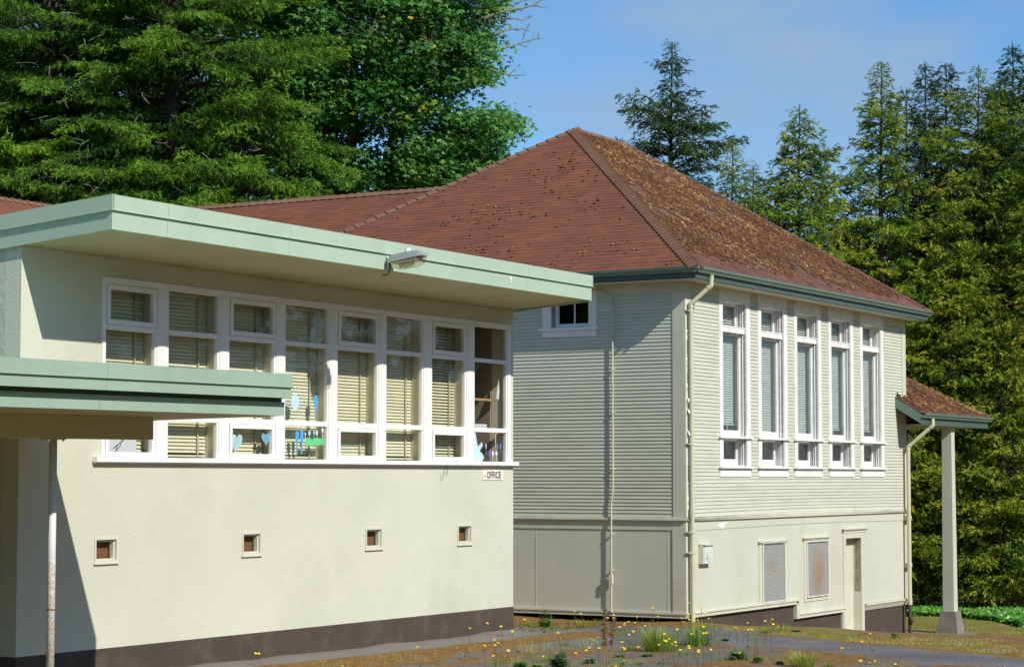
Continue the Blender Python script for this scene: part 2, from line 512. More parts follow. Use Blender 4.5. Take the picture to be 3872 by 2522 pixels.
class MB:
    def __init__(s):
        s.v = []
        s.f = []

    def add(s, pts, faces):
        n = len(s.v)
        s.v.extend([tuple(map(float, p)) for p in pts])
        s.f.extend([tuple(i + n for i in f) for f in faces])
        return s

    def box(s, fr, u0, u1, v0, v1, z0, z1):
        p = [fr.P(u, v, z) for z in (z0, z1) for (u, v) in ((u0, v0), (u1, v0), (u1, v1), (u0, v1))]
        F = [(0, 3, 2, 1), (4, 5, 6, 7), (0, 1, 5, 4), (1, 2, 6, 5), (2, 3, 7, 6), (3, 0, 4, 7)]
        if fr.flip:
            F = [f[::-1] for f in F]
        return s.add(p, F)

    def holes(s, fr, u0, u1, v0, v1, z0, z1, hs):
        us = sorted({u0, u1, *[h[0] for h in hs], *[h[1] for h in hs]})
        zs = sorted({z0, z1, *[h[2] for h in hs], *[h[3] for h in hs]})
        us = [u for u in us if u0 <= u <= u1]
        zs = [z for z in zs if z0 <= z <= z1]
        for i in range(len(us) - 1):
            run = None
            for j in range(len(zs) - 1):
                uc, zc = (us[i] + us[i + 1]) / 2, (zs[j] + zs[j + 1]) / 2
                solid = not any(h[0] < uc < h[1] and h[2] < zc < h[3] for h in hs)
                if solid:
                    run = [zs[j], zs[j + 1]] if run is None else [run[0], zs[j + 1]]
                if (not solid or j == len(zs) - 2) and run:
                    s.box(fr, us[i], us[i + 1], v0, v1, run[0], run[1])
                    run = None
        return s

    def prism(s, pts, z0, z1):
        """plan polygon (world xy) between two heights"""
        n = len(pts)
        a = sum(pts[i][0] * pts[(i + 1) % n][1] - pts[(i + 1) % n][0] * pts[i][1] for i in range(n))
        if a < 0:
            pts = pts[::-1]
        P = [(p[0], p[1], z0) for p in pts] + [(p[0], p[1], z1) for p in pts]
        F = [tuple(range(n))[::-1], tuple(range(n, 2 * n))]
        F += [(i, (i + 1) % n, (i + 1) % n + n, i + n) for i in range(n)]
        return s.add(P, F)

    def extrude(s, prof, A, B, side, up=ZD):
        """profile (a along side, b along up) swept from A to B"""
        A, B, side, up = map(lambda q: np.array(q, float), (A, B, side, up))
        n = len(prof)
        P = [A + side * a + up * b for a, b in prof] + [B + side * a + up * b for a, b in prof]
        F = [(i, (i + 1) % n, (i + 1) % n + n, i + n) for i in range(n)]
        F += [tuple(range(n))[::-1], tuple(range(n, 2 * n))]
        return s.add(P, F)

    def tube(s, pts, r, n=8, cap=True):
        pts = [np.array(p, float) for p in pts]
        rs = r if isinstance(r, (list, tuple)) else [r] * len(pts)
        rings = []
        prev = None
        base = len(s.v)
        V = []
        for i, p in enumerate(pts):
            d = pts[min(i + 1, len(pts) - 1)] - pts[max(i - 1, 0)]
            d = d / (np.linalg.norm(d) + 1e-9)
            if prev is None:
                a = np.cross(d, ZD if abs(d[2]) < 0.9 else np.array([1.0, 0, 0]))
            else:
                a = prev - d * np.dot(prev, d)
            a = a / (np.linalg.norm(a) + 1e-9)
            prev = a
            b = np.cross(d, a)
            for k in range(n):
                t = 2 * math.pi * k / n
                V.append(p + (a * math.cos(t) + b * math.sin(t)) * rs[i])
        F = []
        for i in range(len(pts) - 1):
            for k in range(n):
                F.append((i * n + k, i * n + (k + 1) % n, (i + 1) * n + (k + 1) % n, (i + 1) * n + k))
        if cap:
            F.append(tuple(range(n))[::-1])
            F.append(tuple(range((len(pts) - 1) * n, len(pts) * n)))
        return s.add(V, F)

    def disc(s, c, nrm, r, th, n=12):
        nrm = np.array(nrm, float) / np.linalg.norm(nrm)
        return s.tube([np.array(c) - nrm * th / 2, np.array(c) + nrm * th / 2], r, n)

    def build(s, name, mat, parent=None, origin=None, smooth=False):
        off = root_loc(parent) if parent is not None else np.array(origin if origin is not None else (0, 0, 0), float)
        me = bpy.data.meshes.new(name)
        v = np.array(s.v, float) - off
        me.from_pydata(v.tolist(), [], s.f)
        if smooth:
            me.shade_smooth()
        me.materials.append(MATS[mat] if isinstance(mat, str) else mat)
        o = bpy.data.objects.new(name, me)
        COL.objects.link(o)
        if parent is not None:
            o.parent = parent
        else:
            o.location = tuple(off)
        return o


def tag(o, label=None, cat=None, group=None, kind=None):
    if label:
        o['label'] = label
    if cat:
        o['category'] = cat
    if group:
        o['group'] = group
    if kind:
        o['kind'] = kind
    return o


def empty(name, loc, label, cat, group=None):
    o = bpy.data.objects.new(name, None)
    o.empty_display_size = 0.3
    COL.objects.link(o)
    o.location = tuple(map(float, loc))
    return tag(o, label, cat, group)


def shared(name, me, parent, M):
    """a part that uses mesh me, placed by world matrix M"""
    o = bpy.data.objects.new(name, me)
    COL.objects.link(o)
    M = M.copy()
    if parent is not None:
        o.parent = parent
        off = root_loc(parent)
        M.translation = M.translation - Vector(off)
    o.matrix_local = M
    return o


def mesh_of(name, mb, mat, smooth=False):
    me = bpy.data.meshes.new(name)
    me.from_pydata(mb.v, [], mb.f)
    if smooth:
        me.shade_smooth()
    me.materials.append(MATS[mat])
    return me


def basis(x, y, z, loc):
    M = Matrix.Identity(4)
    for i, a in enumerate((x, y, z)):
        for k in range(3):
            M[k][i] = float(a[k])
    M.translation = Vector([float(q) for q in loc])
    return M


def tri_mesh(name, V, F, tint, mat, parent=None, origin=(0, 0, 0), kind=None):
    """large triangle mesh from arrays with a per-point tint"""
    off = root_loc(parent) if parent is not None else np.array(origin, float)
    V = np.asarray(V, np.float64) - off
    F = np.asarray(F, np.int32)
    me = bpy.data.meshes.new(name)
    me.vertices.add(len(V))
    me.vertices.foreach_set('co', V.astype(np.float32).ravel())
    me.loops.add(F.size)
    me.loops.foreach_set('vertex_index', F.ravel())
    me.polygons.add(len(F))
    me.polygons.foreach_set('loop_start', np.arange(0, F.size, 3, dtype=np.int32))
    me.polygons.foreach_set('loop_total', np.full(len(F), 3, dtype=np.int32))
    a = me.attributes.new('tint', 'FLOAT', 'POINT')
    a.data.foreach_set('value', np.clip(tint, 0, 1).astype(np.float32))
    me.update(calc_edges=True)
    if 'shingle' in mat:
        me.shade_flat()
    me.materials.append(MATS[mat])
    o = bpy.data.objects.new(name, me)
    COL.objects.link(o)
    if parent is not None:
        o.parent = parent
    else:
        o.location = tuple(off)
    if kind:
        o['kind'] = kind
    return o


class Scatter:
    """many copies of small triangle templates gathered into one mesh"""

    def __init__(s):
        s.V, s.F, s.T, s.n = [], [], [], 0

    def put(s, tv, tf, tt, pos, rot, scale, tint):
        pos = np.asarray(pos, float)
        K = len(pos)
        if K == 0:
            return
        v = np.einsum('kij,nj->kni', rot, tv) * np.asarray(scale)[:, None, None] + pos[:, None, :]
        n = len(tv)
        f = tf[None] + (np.arange(K) * n)[:, None, None] + s.n
        tn = np.asarray(tint)[:, None] + tt[None]
        s.V.append(v.reshape(-1, 3))
        s.F.append(f.reshape(-1, 3))
        s.T.append(tn.ravel())
        s.n += K * n

    def build(s, name, mat, parent=None, origin=(0, 0, 0), kind=None):
        return tri_mesh(name, np.concatenate(s.V), np.concatenate(s.F), np.concatenate(s.T), mat, parent, origin, kind)


def rots(x, up_hint, roll=None):
    """rotation matrices with column 0 = x (K,3), column 2 near up_hint"""
    x = x / np.linalg.norm(x, axis=1, keepdims=True)
    up = np.broadcast_to(up_hint, x.shape)
    y = np.cross(up, x)
    nn = np.linalg.norm(y, axis=1, keepdims=True)
    y = np.where(nn < 1e-4, np.array([0, 1.0, 0]), y / np.maximum(nn, 1e-4))
    z = np.cross(x, y)
    if roll is not None:
        c, s_ = np.cos(roll)[:, None], np.sin(roll)[:, None]
        y, z = y * c + z * s_, z * c - y * s_
    return np.stack([x, y, z], -1)



# ================================================================== flat-roofed office block
ZS = 2.729                                    # underside of its roof at the wall; the roof rises gently to the front
OH = 1.42
FRA = Fr(WA, RD, -LD).tilt(0, 0.078, 0, 0)
UR0, UR1 = -11.475, 0.03
UL = -11.43                                   # far corner of the front wall (u runs along the wall)
GRADE = -2.6
office = empty('office_building', (WA[0], WA[1], -2.47), 'cream stucco block with flat mint green roof and a long band of white framed windows', 'building')

MUL = [(-10.018, -9.955), (-8.98, -8.755), (-7.705, -7.50), (-6.46, -6.25), (-5.205, -5.0), (-3.94, -3.745), (-2.725, -2.49), (-1.485, -1.243), (-0.207, -0.106)]
VENTS = [(-10.10, -9.672), (-7.171, -6.751), (-4.251, -3.816), (-1.719, -1.297)]
VZ = (-1.057, -0.741)
wb = MB()
wb.holes(FA, UL, -0.02, -0.25, 0.0, -2.095, ZS - 0.004, [(-10.018, -0.106, 0.165, 2.47)] + [(a + 0.03, b - 0.03, VZ[0] + 0.03, VZ[1] - 0.03) for a, b in VENTS])
wb.build('front_wall', 'stucco', office)


def pt(fr, u, v=0.0):
    q = fr.P(u, v, 0)
    return q[:2]


K0 = pt(FA, UL)
B2 = LD[:2]
R2 = RD[:2]


def gable(mb, u0, u1, v0, v1, zb):
    t0, t1 = ZS - .002 + .078 * v0, ZS - .002 + .078 * v1
    P = [FA.P(u, v, z) for u in (u0, u1) for v, z in ((v0, zb), (v1, zb), (v1, t1), (v0, t0))]
    return mb.add(P, [(0, 1, 2, 3), (7, 6, 5, 4), (0, 4, 5, 1), (1, 5, 6, 2), (2, 6, 7, 3), (3, 7, 4, 0)])


side = gable(MB(), UL, UL + .2, -6, -.25, -2.095)
side.build('side_wall', 'stucco_coarse', office)
P0 = pt(FA, 0)
gable(MB(), -.02, 0, -6, 0, -2.095).build('end_wall', 'stucco', office)
bw = MB().prism([K0 + B2 * 6 + R2 * 0.2, P0 + B2 * 6 - R2 * 0.25, P0 + B2 * 5.8 - R2 * 0.25, K0 + B2 * 5.8 + R2 * 0.2], -2.5, ZS - 0.5)
bw.build('rear_wall', 'stucco', office)
# brown band at the foot of the walls
e = 0.006
c0 = K0 - R2 * e - LD[:2] * e
MB().prism([c0, pt(FA, 0, e) + R2 * e, pt(FA, 0) + B2 * 6 + R2 * e, pt(FA, 0) + B2 * 6 - R2 * 0.25, pt(FA, -0.25, -0.25), K0 + R2 * 0.3 + LD[:2] * 0.25, K0 + B2 * 6 + R2 * 0.2, K0 + B2 * 6 - R2 * e], -3.0, -2.097).build('brown_base_band', 'brown_base', office)

# roof: one slab rising gently towards the front, 1.42 m overhang
BK = -7.0
MB().box(FRA, UR0 + .02, UR1 - .02, BK, OH - .002, ZS + .022, ZS + .36).build('roof_slab', 'mint', office)
MB().box(FRA, UR0 + .03, UR1 - .03, BK, OH - .03, ZS, ZS + .02).build('soffit', 'soffit', office)
MB().box(FRA, UR0 + .03, UR1 - .03, 0.0, 0.03, ZS - .028, ZS - .001).build('soffit_trim', 'soffit', office)
zf0, zf1, zf2 = 2.838, 3.045, 3.225
seams = []
for px in (629, 1091, 1581, 1992):
    p = on_plane(px, 900, WA - LD * OH, LD)
    seams.append(float((p - WA) @ RD))
us = [UR0] + seams + [UR1]
for i in range(5):
    g0 = 0.0 if i == 0 else 0.0025
    g1 = 0.0 if i == 4 else 0.0025
    MB().box(FA, us[i] + g0, us[i + 1] - g1, OH, OH + 0.016, zf0 - .012, zf1).build('lower_fascia_panel', 'mint', office)
    m = MB()
    m.box(FA, us[i] + g0 - (0.022 if i == 0 else 0), us[i + 1] - g1 + (0.015 if i == 4 else 0), OH, OH + 0.034, zf1 + .004, zf2)
    m.box(FA, us[i] + g0 - (0.026 if i == 0 else 0), us[i + 1] - g1 + (0.03 if i == 4 else 0), OH, OH + 0.046, zf1 - .002, zf1 + .006)
    m.build('upper_fascia_panel', 'mint', office)
dz = -.078 * OH
MB().box(FRA, UR0 - .016, UR0, BK, OH + .016, zf0 - .012 + dz, zf1 + dz).build('side_lower_fascia', 'mint', office)
MB().box(FRA, UR0 - .034, UR0, BK, OH + .034, zf1 + .007 + dz, zf2 + dz).box(FRA, UR0 - .05, UR0, BK, OH + .046, zf1 - .004 + dz, zf1 + .007 + dz).build('side_upper_fascia', 'mint', office)
MB().box(FRA, UR1, UR1 + .016, BK, OH + .016, zf0 - .03 + dz, zf1 + dz).box(FRA, UR1, UR1 + .034, BK, OH + .034, zf1 + .004 + dz, zf2 + dz).build('end_fascia', 'mint', office)
# -- small square vents
for a, b in VENTS:
    m = MB()
    m.holes(FA, a, b, -0.05, 0.014, VZ[0], VZ[1], [(a + 0.028, b - 0.028, VZ[0] + 0.04, VZ[1] - 0.028)])
    m.holes(FA, a + 0.028, b - 0.028, -0.075, -0.02, VZ[0] + 0.04, VZ[1] - 0.028, [(a + 0.055, b - 0.055, VZ[0] + 0.055, VZ[1] - 0.055)])
    m.box(FA, a - 0.012, b + 0.012, 0.0, 0.028, VZ[0] - 0.012, VZ[0] + 0.006)
    vf = m.build('wall_vent', 'trim_cream', office)
    MB().box(FA, a + 0.04, b - 0.04, -0.13, -0.115, VZ[0] + 0.03, VZ[1] - 0.03).build('vent_screen', 'vent_mesh', vf)

# -- the window band
hd = MB().box(FA, -10.018, -0.106, -0.05, 0.03, 2.40, 2.47)
hd.box(FA, -10.018, -0.106, -0.05, 0.016, 2.385, 2.40)
hd.build('window_head', 'white_paint', office)
sl = MB()
sl.box(FA, -10.14, -0.02, -0.05, 0.055, 0.165, 0.235)
sl.box(FA, -10.16, 0.05, 0.0, 0.085, 0.185, 0.245)
sl.build('window_sill', 'white_paint', office)
for i, (a, b) in enumerate(MUL):
    m = MB().box(FA, a, b, -0.07, 0.022, 0.245, 2.385)
    if 0 < i < 8:
        m.box(FA, a + 0.045, b - 0.045, 0.022, 0.029, 0.245, 2.385)
    m.build('mullion', 'white_paint', office)
    MB().box(FA, a + 0.006, b - 0.006, -0.29, -0.071, 0.24, 2.395).build('jamb', 'jamb_beige', office)
TZ0, TZ1, LZ0, LZ1 = 1.825, 1.885, 0.713, 0.783
for i in range(8):
    a, b = MUL[i][1], MUL[i + 1][0]
    sash = i % 2 == 0
    m = MB()
    m.box(FA, a, b, -0.06, 0.012, TZ0, TZ1)
    m.box(FA, a, b, -0.06, 0.012, LZ0, LZ1)
    m.box(FA, a, a + 0.018, -0.05, 0.006, 0.245, 2.385)
    m.box(FA, b - 0.03, b, -0.05, 0.006, 0.245, 2.385)
    wn = m.build('window', 'white_paint', office)
    for z0, z1, sh in ((TZ1, 2.385, sash), (LZ1, TZ0, False), (0.245, LZ0, sash)):
        if sh:
            s2 = MB().holes(FA, a + 0.018, b - 0.03, -0.03, 0.03, z0 + 0.004, z1 - 0.004, [(a + 0.075, b - 0.09, z0 + 0.065, z1 - 0.065)])
            s2.build('sash', 'white_paint', wn)
            MB().box(FA, a + 0.07, b - 0.085, -0.004, 0.0, z0 + 0.06, z1 - 0.06).build('pane', 'glass', wn)
        else:
            MB().box(FA, a + 0.018, b - 0.03, -0.024, -0.02, z0, z1).build('pane', 'glass', wn)

# -- inside: floor, back wall, ceiling so the rooms read dark
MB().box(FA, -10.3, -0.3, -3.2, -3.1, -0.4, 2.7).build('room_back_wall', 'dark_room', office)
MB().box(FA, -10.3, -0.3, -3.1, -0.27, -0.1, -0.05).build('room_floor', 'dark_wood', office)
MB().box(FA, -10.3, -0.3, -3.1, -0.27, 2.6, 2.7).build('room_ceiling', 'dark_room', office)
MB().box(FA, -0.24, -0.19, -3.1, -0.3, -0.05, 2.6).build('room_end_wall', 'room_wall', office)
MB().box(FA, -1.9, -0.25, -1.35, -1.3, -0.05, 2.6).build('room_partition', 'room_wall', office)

# -- venetian blinds (things of their own), seven of them
BL = ['cream venetian blind in the office window nearest the textured end wall, partly behind the canopy',
      'cream venetian blind behind the plain glazed office window beside the end window',
      'cream venetian blind behind the two paper hearts',
      'cream venetian blind behind the paper sun and green paper flower bed',
      'cream venetian blind just past the lamp shadow on the white mullion',
      'cream venetian blind in the fixed window below the floodlight tip, with a dark fold line',
      'cream venetian blind with widest open dark gaps, beside the unblinded corner window']
tilt = [0.30, 0.32, 0.20, 0.17, 0.20, 0.22, 0.75]
for i in range(7):
    a, b = MUL[i][1] + 0.01, MUL[i + 1][0] - 0.012
    wdt = b - a
    vb = -0.20
    root = empty('window_blind', FA.P((a + b) / 2, vb, 0.25), BL[i], 'blind', 'venetian blinds in the office windows')
    slm = MB()
    n = 5
    pr = [(-0.026 + 0.052 * k / n, 0.004 * math.sin(math.pi * k / n)) for k in range(n + 1)]
    P = [(x, y, z) for x in (-wdt / 2, wdt / 2) for (y, z) in pr]
    slm.add(P, [(k, k + 1, k + 1 + n + 1, k + n + 1) for k in range(n)])
    me = mesh_of('slat', slm, 'blind_cream')
    pitch = 0.047
    z = 2.36
    k = 0
    while z > 0.30:
        ang = math.radians(74) - tilt[i] * 0.6 + RS.uniform(-0.03, 0.03)
        y = -LD * math.cos(ang) - ZD * math.sin(ang)
        zz = np.cross(RD, y)
        c = FA.P((a + b) / 2, vb, z)
        shared('slat', me, root, basis(RD, y, zz, c))
        z -= pitch + RS.uniform(-0.0008, 0.0008)
        k += 1
    MB().box(FA, a, b, vb - 0.015, vb + 0.015, 0.262, 0.29).build('bottom_rail', 'blind_cream', root)
    MB().box(FA, a, b, vb - 0.02, vb + 0.02, 2.365, 2.39).build('head_rail', 'blind_cream', root)
    for uu in (b - 0.20, a + 0.12):
        MB().box(FA, uu, uu + 0.028, vb + 0.024, vb + 0.027, 0.28, 2.37).build('ladder_tape', 'cord', root)

# -- the unblinded corner window: shelf unit, pillar, paper
a8, b8 = MUL[7][1], MUL[8][0]
sh = empty('shelf_stand', FA.P(-0.9, -0.8, -0.05), 'orange pine shelf on a post behind the unblinded corner window', 'shelf')
MB().box(FA, -1.30, -0.42, -0.55, -0.16, 1.225, 1.26).build('shelf_board', 'wood_post', sh)
MB().box(FA, -0.99, -0.91, -0.26, -0.19, -0.05, 1.225).build('post', 'wood_post', sh)
MB().box(FA, -1.08, -1.05, -0.68, -0.64, -0.05, 2.0).build('black_upright', 'black_rubber', sh)
MB().box(FA, -0.98, -0.62, -0.85, -0.62, -0.05, 2.6).build('inner_column', 'column_grey', office)
for uu0, uu1, zz in ((-1.36, -1.10, 1.56), (-0.86, -0.62, 1.54)):
    tag(MB().box(FA, uu0, uu1, -0.61, -0.60, zz, zz + 0.035).build('paper_strip', 'paper', origin=FA.P(uu0, -0.9, zz)),
        'narrow white paper strip hanging %s in the corner window' % ('next to the black upright' if uu0 < -1 else 'over the grey inner column'), 'paper strip')
tag(MB().box(FA, -0.86, -0.50, -0.35, -0.20, 0.79, 0.85).build('white_folder', 'paper', origin=FA.P(-0.7, -0.3, 0.79)),
    'white folder lying on the rail inside the corner window', 'folder')


# -- paper cut-outs stuck on the panes
def cutout(name, outline, u, z, mat, label, cat, v=-0.012, group=None, extra=()):
    """thin card shape: outline in metres (x along wall, y up) round (u, z)"""
    m = MB()
    fr = FA
    n = len(outline)
    P = [fr.P(u + x, v, z + y) for x, y in outline] + [fr.P(u + x, v + 0.003, z + y) for x, y in outline]
    m.add(P, [tuple(range(n)), tuple(range(n, 2 * n))[::-1]] + [(i, (i + 1) % n, (i + 1) % n + n, i + n) for i in range(n)])
    for (x0, x1, y0, y1) in extra:
        m.box(fr, u + x0, u + x1, v, v + 0.003, z + y0, z + y1)
    o = m.build(name, mat, origin=fr.P(u, v, z))
    return tag(o, label, cat, group)


def heart(w_, h_, sk=0.0):
    o = []
    for k in range(28):
        t = 2 * math.pi * k / 28
        x = 16 * math.sin(t) ** 3 / 17
        y = (13 * math.cos(t) - 5 * math.cos(2 * t) - 2 * math.cos(3 * t) - math.cos(4 * t)) / 17
        o.append((x * w_ / 2 + sk * y, y * h_ / 2))
    return o[::-1]


def oval(w_, h_, n=20, wob=0.0, lobes=5):
    return [((1 + wob * math.cos(lobes * t)) * w_ / 2 * math.cos(t), (1 + wob * math.cos(lobes * t)) * h_ / 2 * math.sin(t)) for t in [2 * math.pi * k / n for k in range(n)]]


def paddle(w_, h_, neck=0.45, stem=0.22):
    return [(-w_ * .12, -h_ / 2), (w_ * .12, -h_ / 2), (w_ * stem, h_ * (-.5 + neck)), (w_ / 2, h_ * .2), (w_ / 2, h_ * .42), (w_ * .3, h_ / 2), (-w_ * .3, h_ / 2), (-w_ / 2, h_ * .42), (-w_ / 2, h_ * .2), (-w_ * stem, h_ * (-.5 + neck))]


def apix(px, py, v=-0.01):
    p = on_plane(px, py, WA - LD * v, LD)
    return float((p - WA) @ RD), float(p[2])


def cut_px(name, kind, px0, py0, px1, py1, mat, label, cat, group=None, **k):
    u0, z1 = apix(px0, (py0 + py1) / 2)[0], apix((px0 + px1) / 2, py0)[1]
    u1, z0 = apix(px1, (py0 + py1) / 2)[0], apix((px0 + px1) / 2, py1)[1]
    w_, h_ = u1 - u0, z1 - z0
    return cutout(name, kind(w_, h_), (u0 + u1) / 2, (z0 + z1) / 2, mat, label, cat, group=group, **k)


G_ = 'paper cut-outs stuck on the office windows'
cut_px('paper_heart', lambda a, b: heart(a, b, 0.02), 870, 1629, 917, 1713, 'cut_pale', 'larger pale blue paper heart on the lower office pane', 'paper heart', G_)
cut_px('paper_heart', lambda a, b: heart(a, b, -0.01), 988, 1629, 1022, 1687, 'cut_mid', 'smaller mid blue paper heart beside the pale heart', 'paper heart', G_)
cut_px('paper_sun', oval, 1101, 1490, 1131, 1549, 'cut_pale', 'pale blue oval paper sun with thin rays on the glass', 'paper sun', G_)
u, z = apix(1116, 1520)
m = MB()
for k in range(14):
    t = 2 * math.pi * k / 14
    for rr in (0.16, 0.2):
        x0, y0 = math.cos(t) * 0.1, math.sin(t) * 0.14
        x1, y1 = math.cos(t + 0.08) * (rr + 0.05), math.sin(t + 0.08) * (rr + 0.07)
        m.tube([FA.P(u + x0, -0.006, z + y0), FA.P(u + x1, -0.006, z + y1)], 0.0022, 4)
tag(m.build('sun_rays', 'cut_mid', origin=FA.P(u, -0.006, z)), 'thin blue rays drawn round the oval paper sun', 'drawn rays')
cut_px('paper_flower', paddle, 1187, 1495, 1200, 1590, 'cut_blue', 'single tall blue paper tulip next to the paper sun', 'paper flower', G_)
cut_px('paper_flower', paddle, 1117, 1630, 1130, 1718, 'cut_blue', 'blue paper tulip further from the green paper bed', 'paper flower', G_)
cut_px('paper_flower', paddle, 1135.5, 1626, 1147, 1718, 'cut_blue', 'blue paper tulip right against the green paper bed', 'paper flower', G_)
cut_px('paper_flower_bed', lambda a, b: [(-a / 2, -b / 2), (a / 2 - .02, -b / 2 + .02), (a / 2, b / 2 - .01), (a * .1, b / 2 - .005), (0, b / 2), (-a * .1, b / 2 - .02), (-a / 2, b / 2)], 1155, 1655, 1227, 1686, 'cut_green', 'bright green paper strip holding the paper flowers', 'paper flower bed')
for px, py, sz, mt, lab in ((1154, 1640, 0.028, 'cut_white', 'small white paper bud at one end of the green paper bed'),
                            (1170.5, 1637, 0.055, 'cut_teal', 'teal scalloped paper flower over the green paper bed'),
                            (1187.5, 1636, 0.035, 'cut_teal', 'small notched teal paper tulip over the green paper bed'),
                            (1198, 1636, 0.055, 'cut_pale', 'pale lobed paper flower over the green paper bed'),
                            (1219.5, 1626, 0.045, 'cut_white', 'white paper scrap above the end of the green paper bed')):
    u, z = apix(px, py)
    cutout('paper_flower', oval(sz, sz * 1.35, 20, 0.16 if sz > 0.05 else 0.0, 5), u, z, mt, lab, 'paper flower', group=G_, extra=((-.004, .004, -0.13, -sz * .6),))
leaf = [(-.13, -.15), (.06, -.15), (.16, -.05), (.13, .0), (.03, .06), (.12, .14), (.10, .20), (-.02, .12), (-.06, .22), (-.12, .42), (-.155, .30), (-.155, -.1)]
u, z = apix(1816, 1718)
cutout('paper_leaves', leaf, u - 0.05, z - 0.0, 'cut_pale', 'large pale grey-blue paper leaves in the corner window', 'paper leaves')
for px, py, w_, h_, mt, lab in ((1838, 1687, .045, .085, 'cut_lilac', 'lilac paper tulip at the black upright'), (1852, 1714, .055, .085, 'cut_violet', 'violet paper tulip beside the white cup shape'),
                                (1863.5, 1714, .05, .08, 'cut_white', 'white paper cup flower beside the violet tulip'), (1877, 1714, .06, .07, 'cut_white', 'white outline paper butterfly flower'),
                                (1893, 1686, .055, .085, 'cut_violet', 'higher violet paper tulip near the window edge'), (1874, 1660, .014, .16, 'cut_white', 'thin white paper stalk in the corner window')):
    u, z = apix(px, py)
    cutout('paper_flower', oval(w_, h_, 16), u, z, mt, lab, 'paper flower', group=G_, extra=((-.003, .003, -0.14, -h_ * .45),))
u, z = apix(1900, 1478)
cutout('paper_scrap', [(-.05, -.12), (.03, -.14), (.05, -.02), (.03, .2), (.0, .1), (-.03, -.02)], u, z, 'paper', 'torn white paper scrap curling from the corner window edge', 'paper scrap', v=-0.1)
u0, z0 = apix(430, 1690)
pl = tag(MB().box(FA, -9.9, -9.15, -0.17, -0.16, 0.25, 0.62).build('window_paper', 'paper', origin=FA.P(-9.5, -0.16, 0.25)), 'white paper sheet pinned inside the lower pane below the canopy beam', 'paper sheet')
m = MB()
m.tube([FA.P(-9.46, 0.02, .68), FA.P(-9.5, 0.02, .55), FA.P(-9.62, 0.02, .45), FA.P(-9.76, 0.02, .37), FA.P(-9.79, 0.02, .35)], 0.006, 5)
m.tube([FA.P(-9.72, 0.02, .385), FA.P(-9.74, 0.02, .33)], 0.005, 5)
tag(m.build('loose_cable', 'black_rubber', origin=FA.P(-9.5, 0.02, .5)), 'dark loose cable hanging from the canopy over the lower pane', 'cable')
# stray wires under the sill
m = MB()
for x0, y0, x1, y1 in ((1679, 1752, 1683, 1765), (1683, 1765, 1687, 1799), (1679, 1752, 1672, 1757), (1669, 1775, 1669, 1818), (1684, 1754, 1679, 1768)):
    ua, za = apix(x0, y0, 0.03)
    ub, zb = apix(x1, y1, 0.03)
    m.tube([FA.P(ua, 0.09, za), FA.P(ub, 0.035, zb)], 0.0035, 4)
tag(m.build('wire_ends', 'sign_black', origin=FA.P(-2.1, 0.05, 0.1)), 'frayed dark wire ends hanging below the window sill', 'wire')

# -- OFFICE sign
sg = empty('office_sign', FA.P(-0.65, 0.01, -0.05), 'white OFFICE sign in black capitals on stucco', 'sign')
MB().box(FA, -0.973, -0.336, 0.001, 0.012, -0.049, 0.111).build('sign_board', 'sign_white', sg)


def text_mesh(txt, size, fr, u, z, v, mat, parent, name, sx=1.0):
    cu = bpy.data.curves.new(name, 'FONT')
    cu.body = txt
    cu.size = size
    cu.extrude = 0.001
    cu.offset = size * 0.018
    cu.resolution_u = 3
    cu.space_character = 1.08
    tmp = bpy.data.objects.new(name, cu)
    COL.objects.link(tmp)
    dg = bpy.context.evaluated_depsgraph_get()
    me = bpy.data.meshes.new_from_object(tmp.evaluated_get(dg))
    bpy.data.objects.remove(tmp)
    me.materials.clear()
    me.materials.append(MATS[mat])
    U = fr.U * sx
    M = basis(U, ZD, np.cross(fr.U, ZD), fr.P(u, v, z))
    return shared(name, me, parent, M)


text_mesh('OFFICE', 0.148, FA, -0.855, -0.018, 0.0145, 'sign_black', sg, 'lettering', 0.86)
text_mesh('in', 0.05, FA, -0.93, 0.005, 0.0145, 'sign_red', sg, 'small_lettering', 1.0)
# small paint nick
u, z = apix(1892, 2062, 0.0)
tag(MB().disc(FA.P(u, 0.003, z), -LD, 0.018, 0.004).build('paint_spot', 'blue_mark', origin=FA.P(u, 0, z)), 'pale blue paint spot on the stucco near its corner', 'paint spot')
# white reflector on fascia
u = float((on_plane(1927, 1056, WA - LD * OH, LD) - WA) @ RD)
z = float(on_plane(1927, 1056, WA - LD * OH, LD)[2])
cutout('fascia_marker', [(0, -.062), (.045, -.01), (.0, .055), (-.045, .012), (-.02, -.015), (0.0, -.01), (0.005, -.03), (-.015, -.045)], u, z, 'white_plastic', 'small white diamond tag on the mint fascia', 'tag', v=OH + 0.02)

# -- floodlight on the fascia
fl = empty('area_light', FA.P(-5.05, OH + 0.05, 2.9), 'grey area light with ribbed lens jutting from the mint fascia', 'light fixture')
lp = on_plane(1467, 990, WA - LD * (OH + .04), LD)
ul, zl = float((lp - WA) @ RD), float(lp[2])
fl.location = tuple(FA.P(ul, OH + 0.05, zl))
FL = Fr(FA.P(ul, OH + 0.035, zl), RD, -LD)
tiltz = 0.115


def LP(u, v, z):
    return FL.P(u, v, z + v * tiltz)


def hull_box(mb, secs):
    """loft rectangular sections [(v, u0, u1, z0, z1)] along v"""
    P = []
    for v, u0, u1, z0, z1 in secs:
        P += [LP(u0, v, z0), LP(u1, v, z0), LP(u1, v, z1), LP(u0, v, z1)]
    F = [(0, 1, 2, 3), tuple(len(P) - 4 + k for k in (3, 2, 1, 0))]
    for i in range(len(secs) - 1):
        for k in range(4):
            F.append((i * 4 + k, i * 4 + (k + 1) % 4, i * 4 + 4 + (k + 1) % 4, i * 4 + 4 + k))
    mb.add(P, F)
    return mb


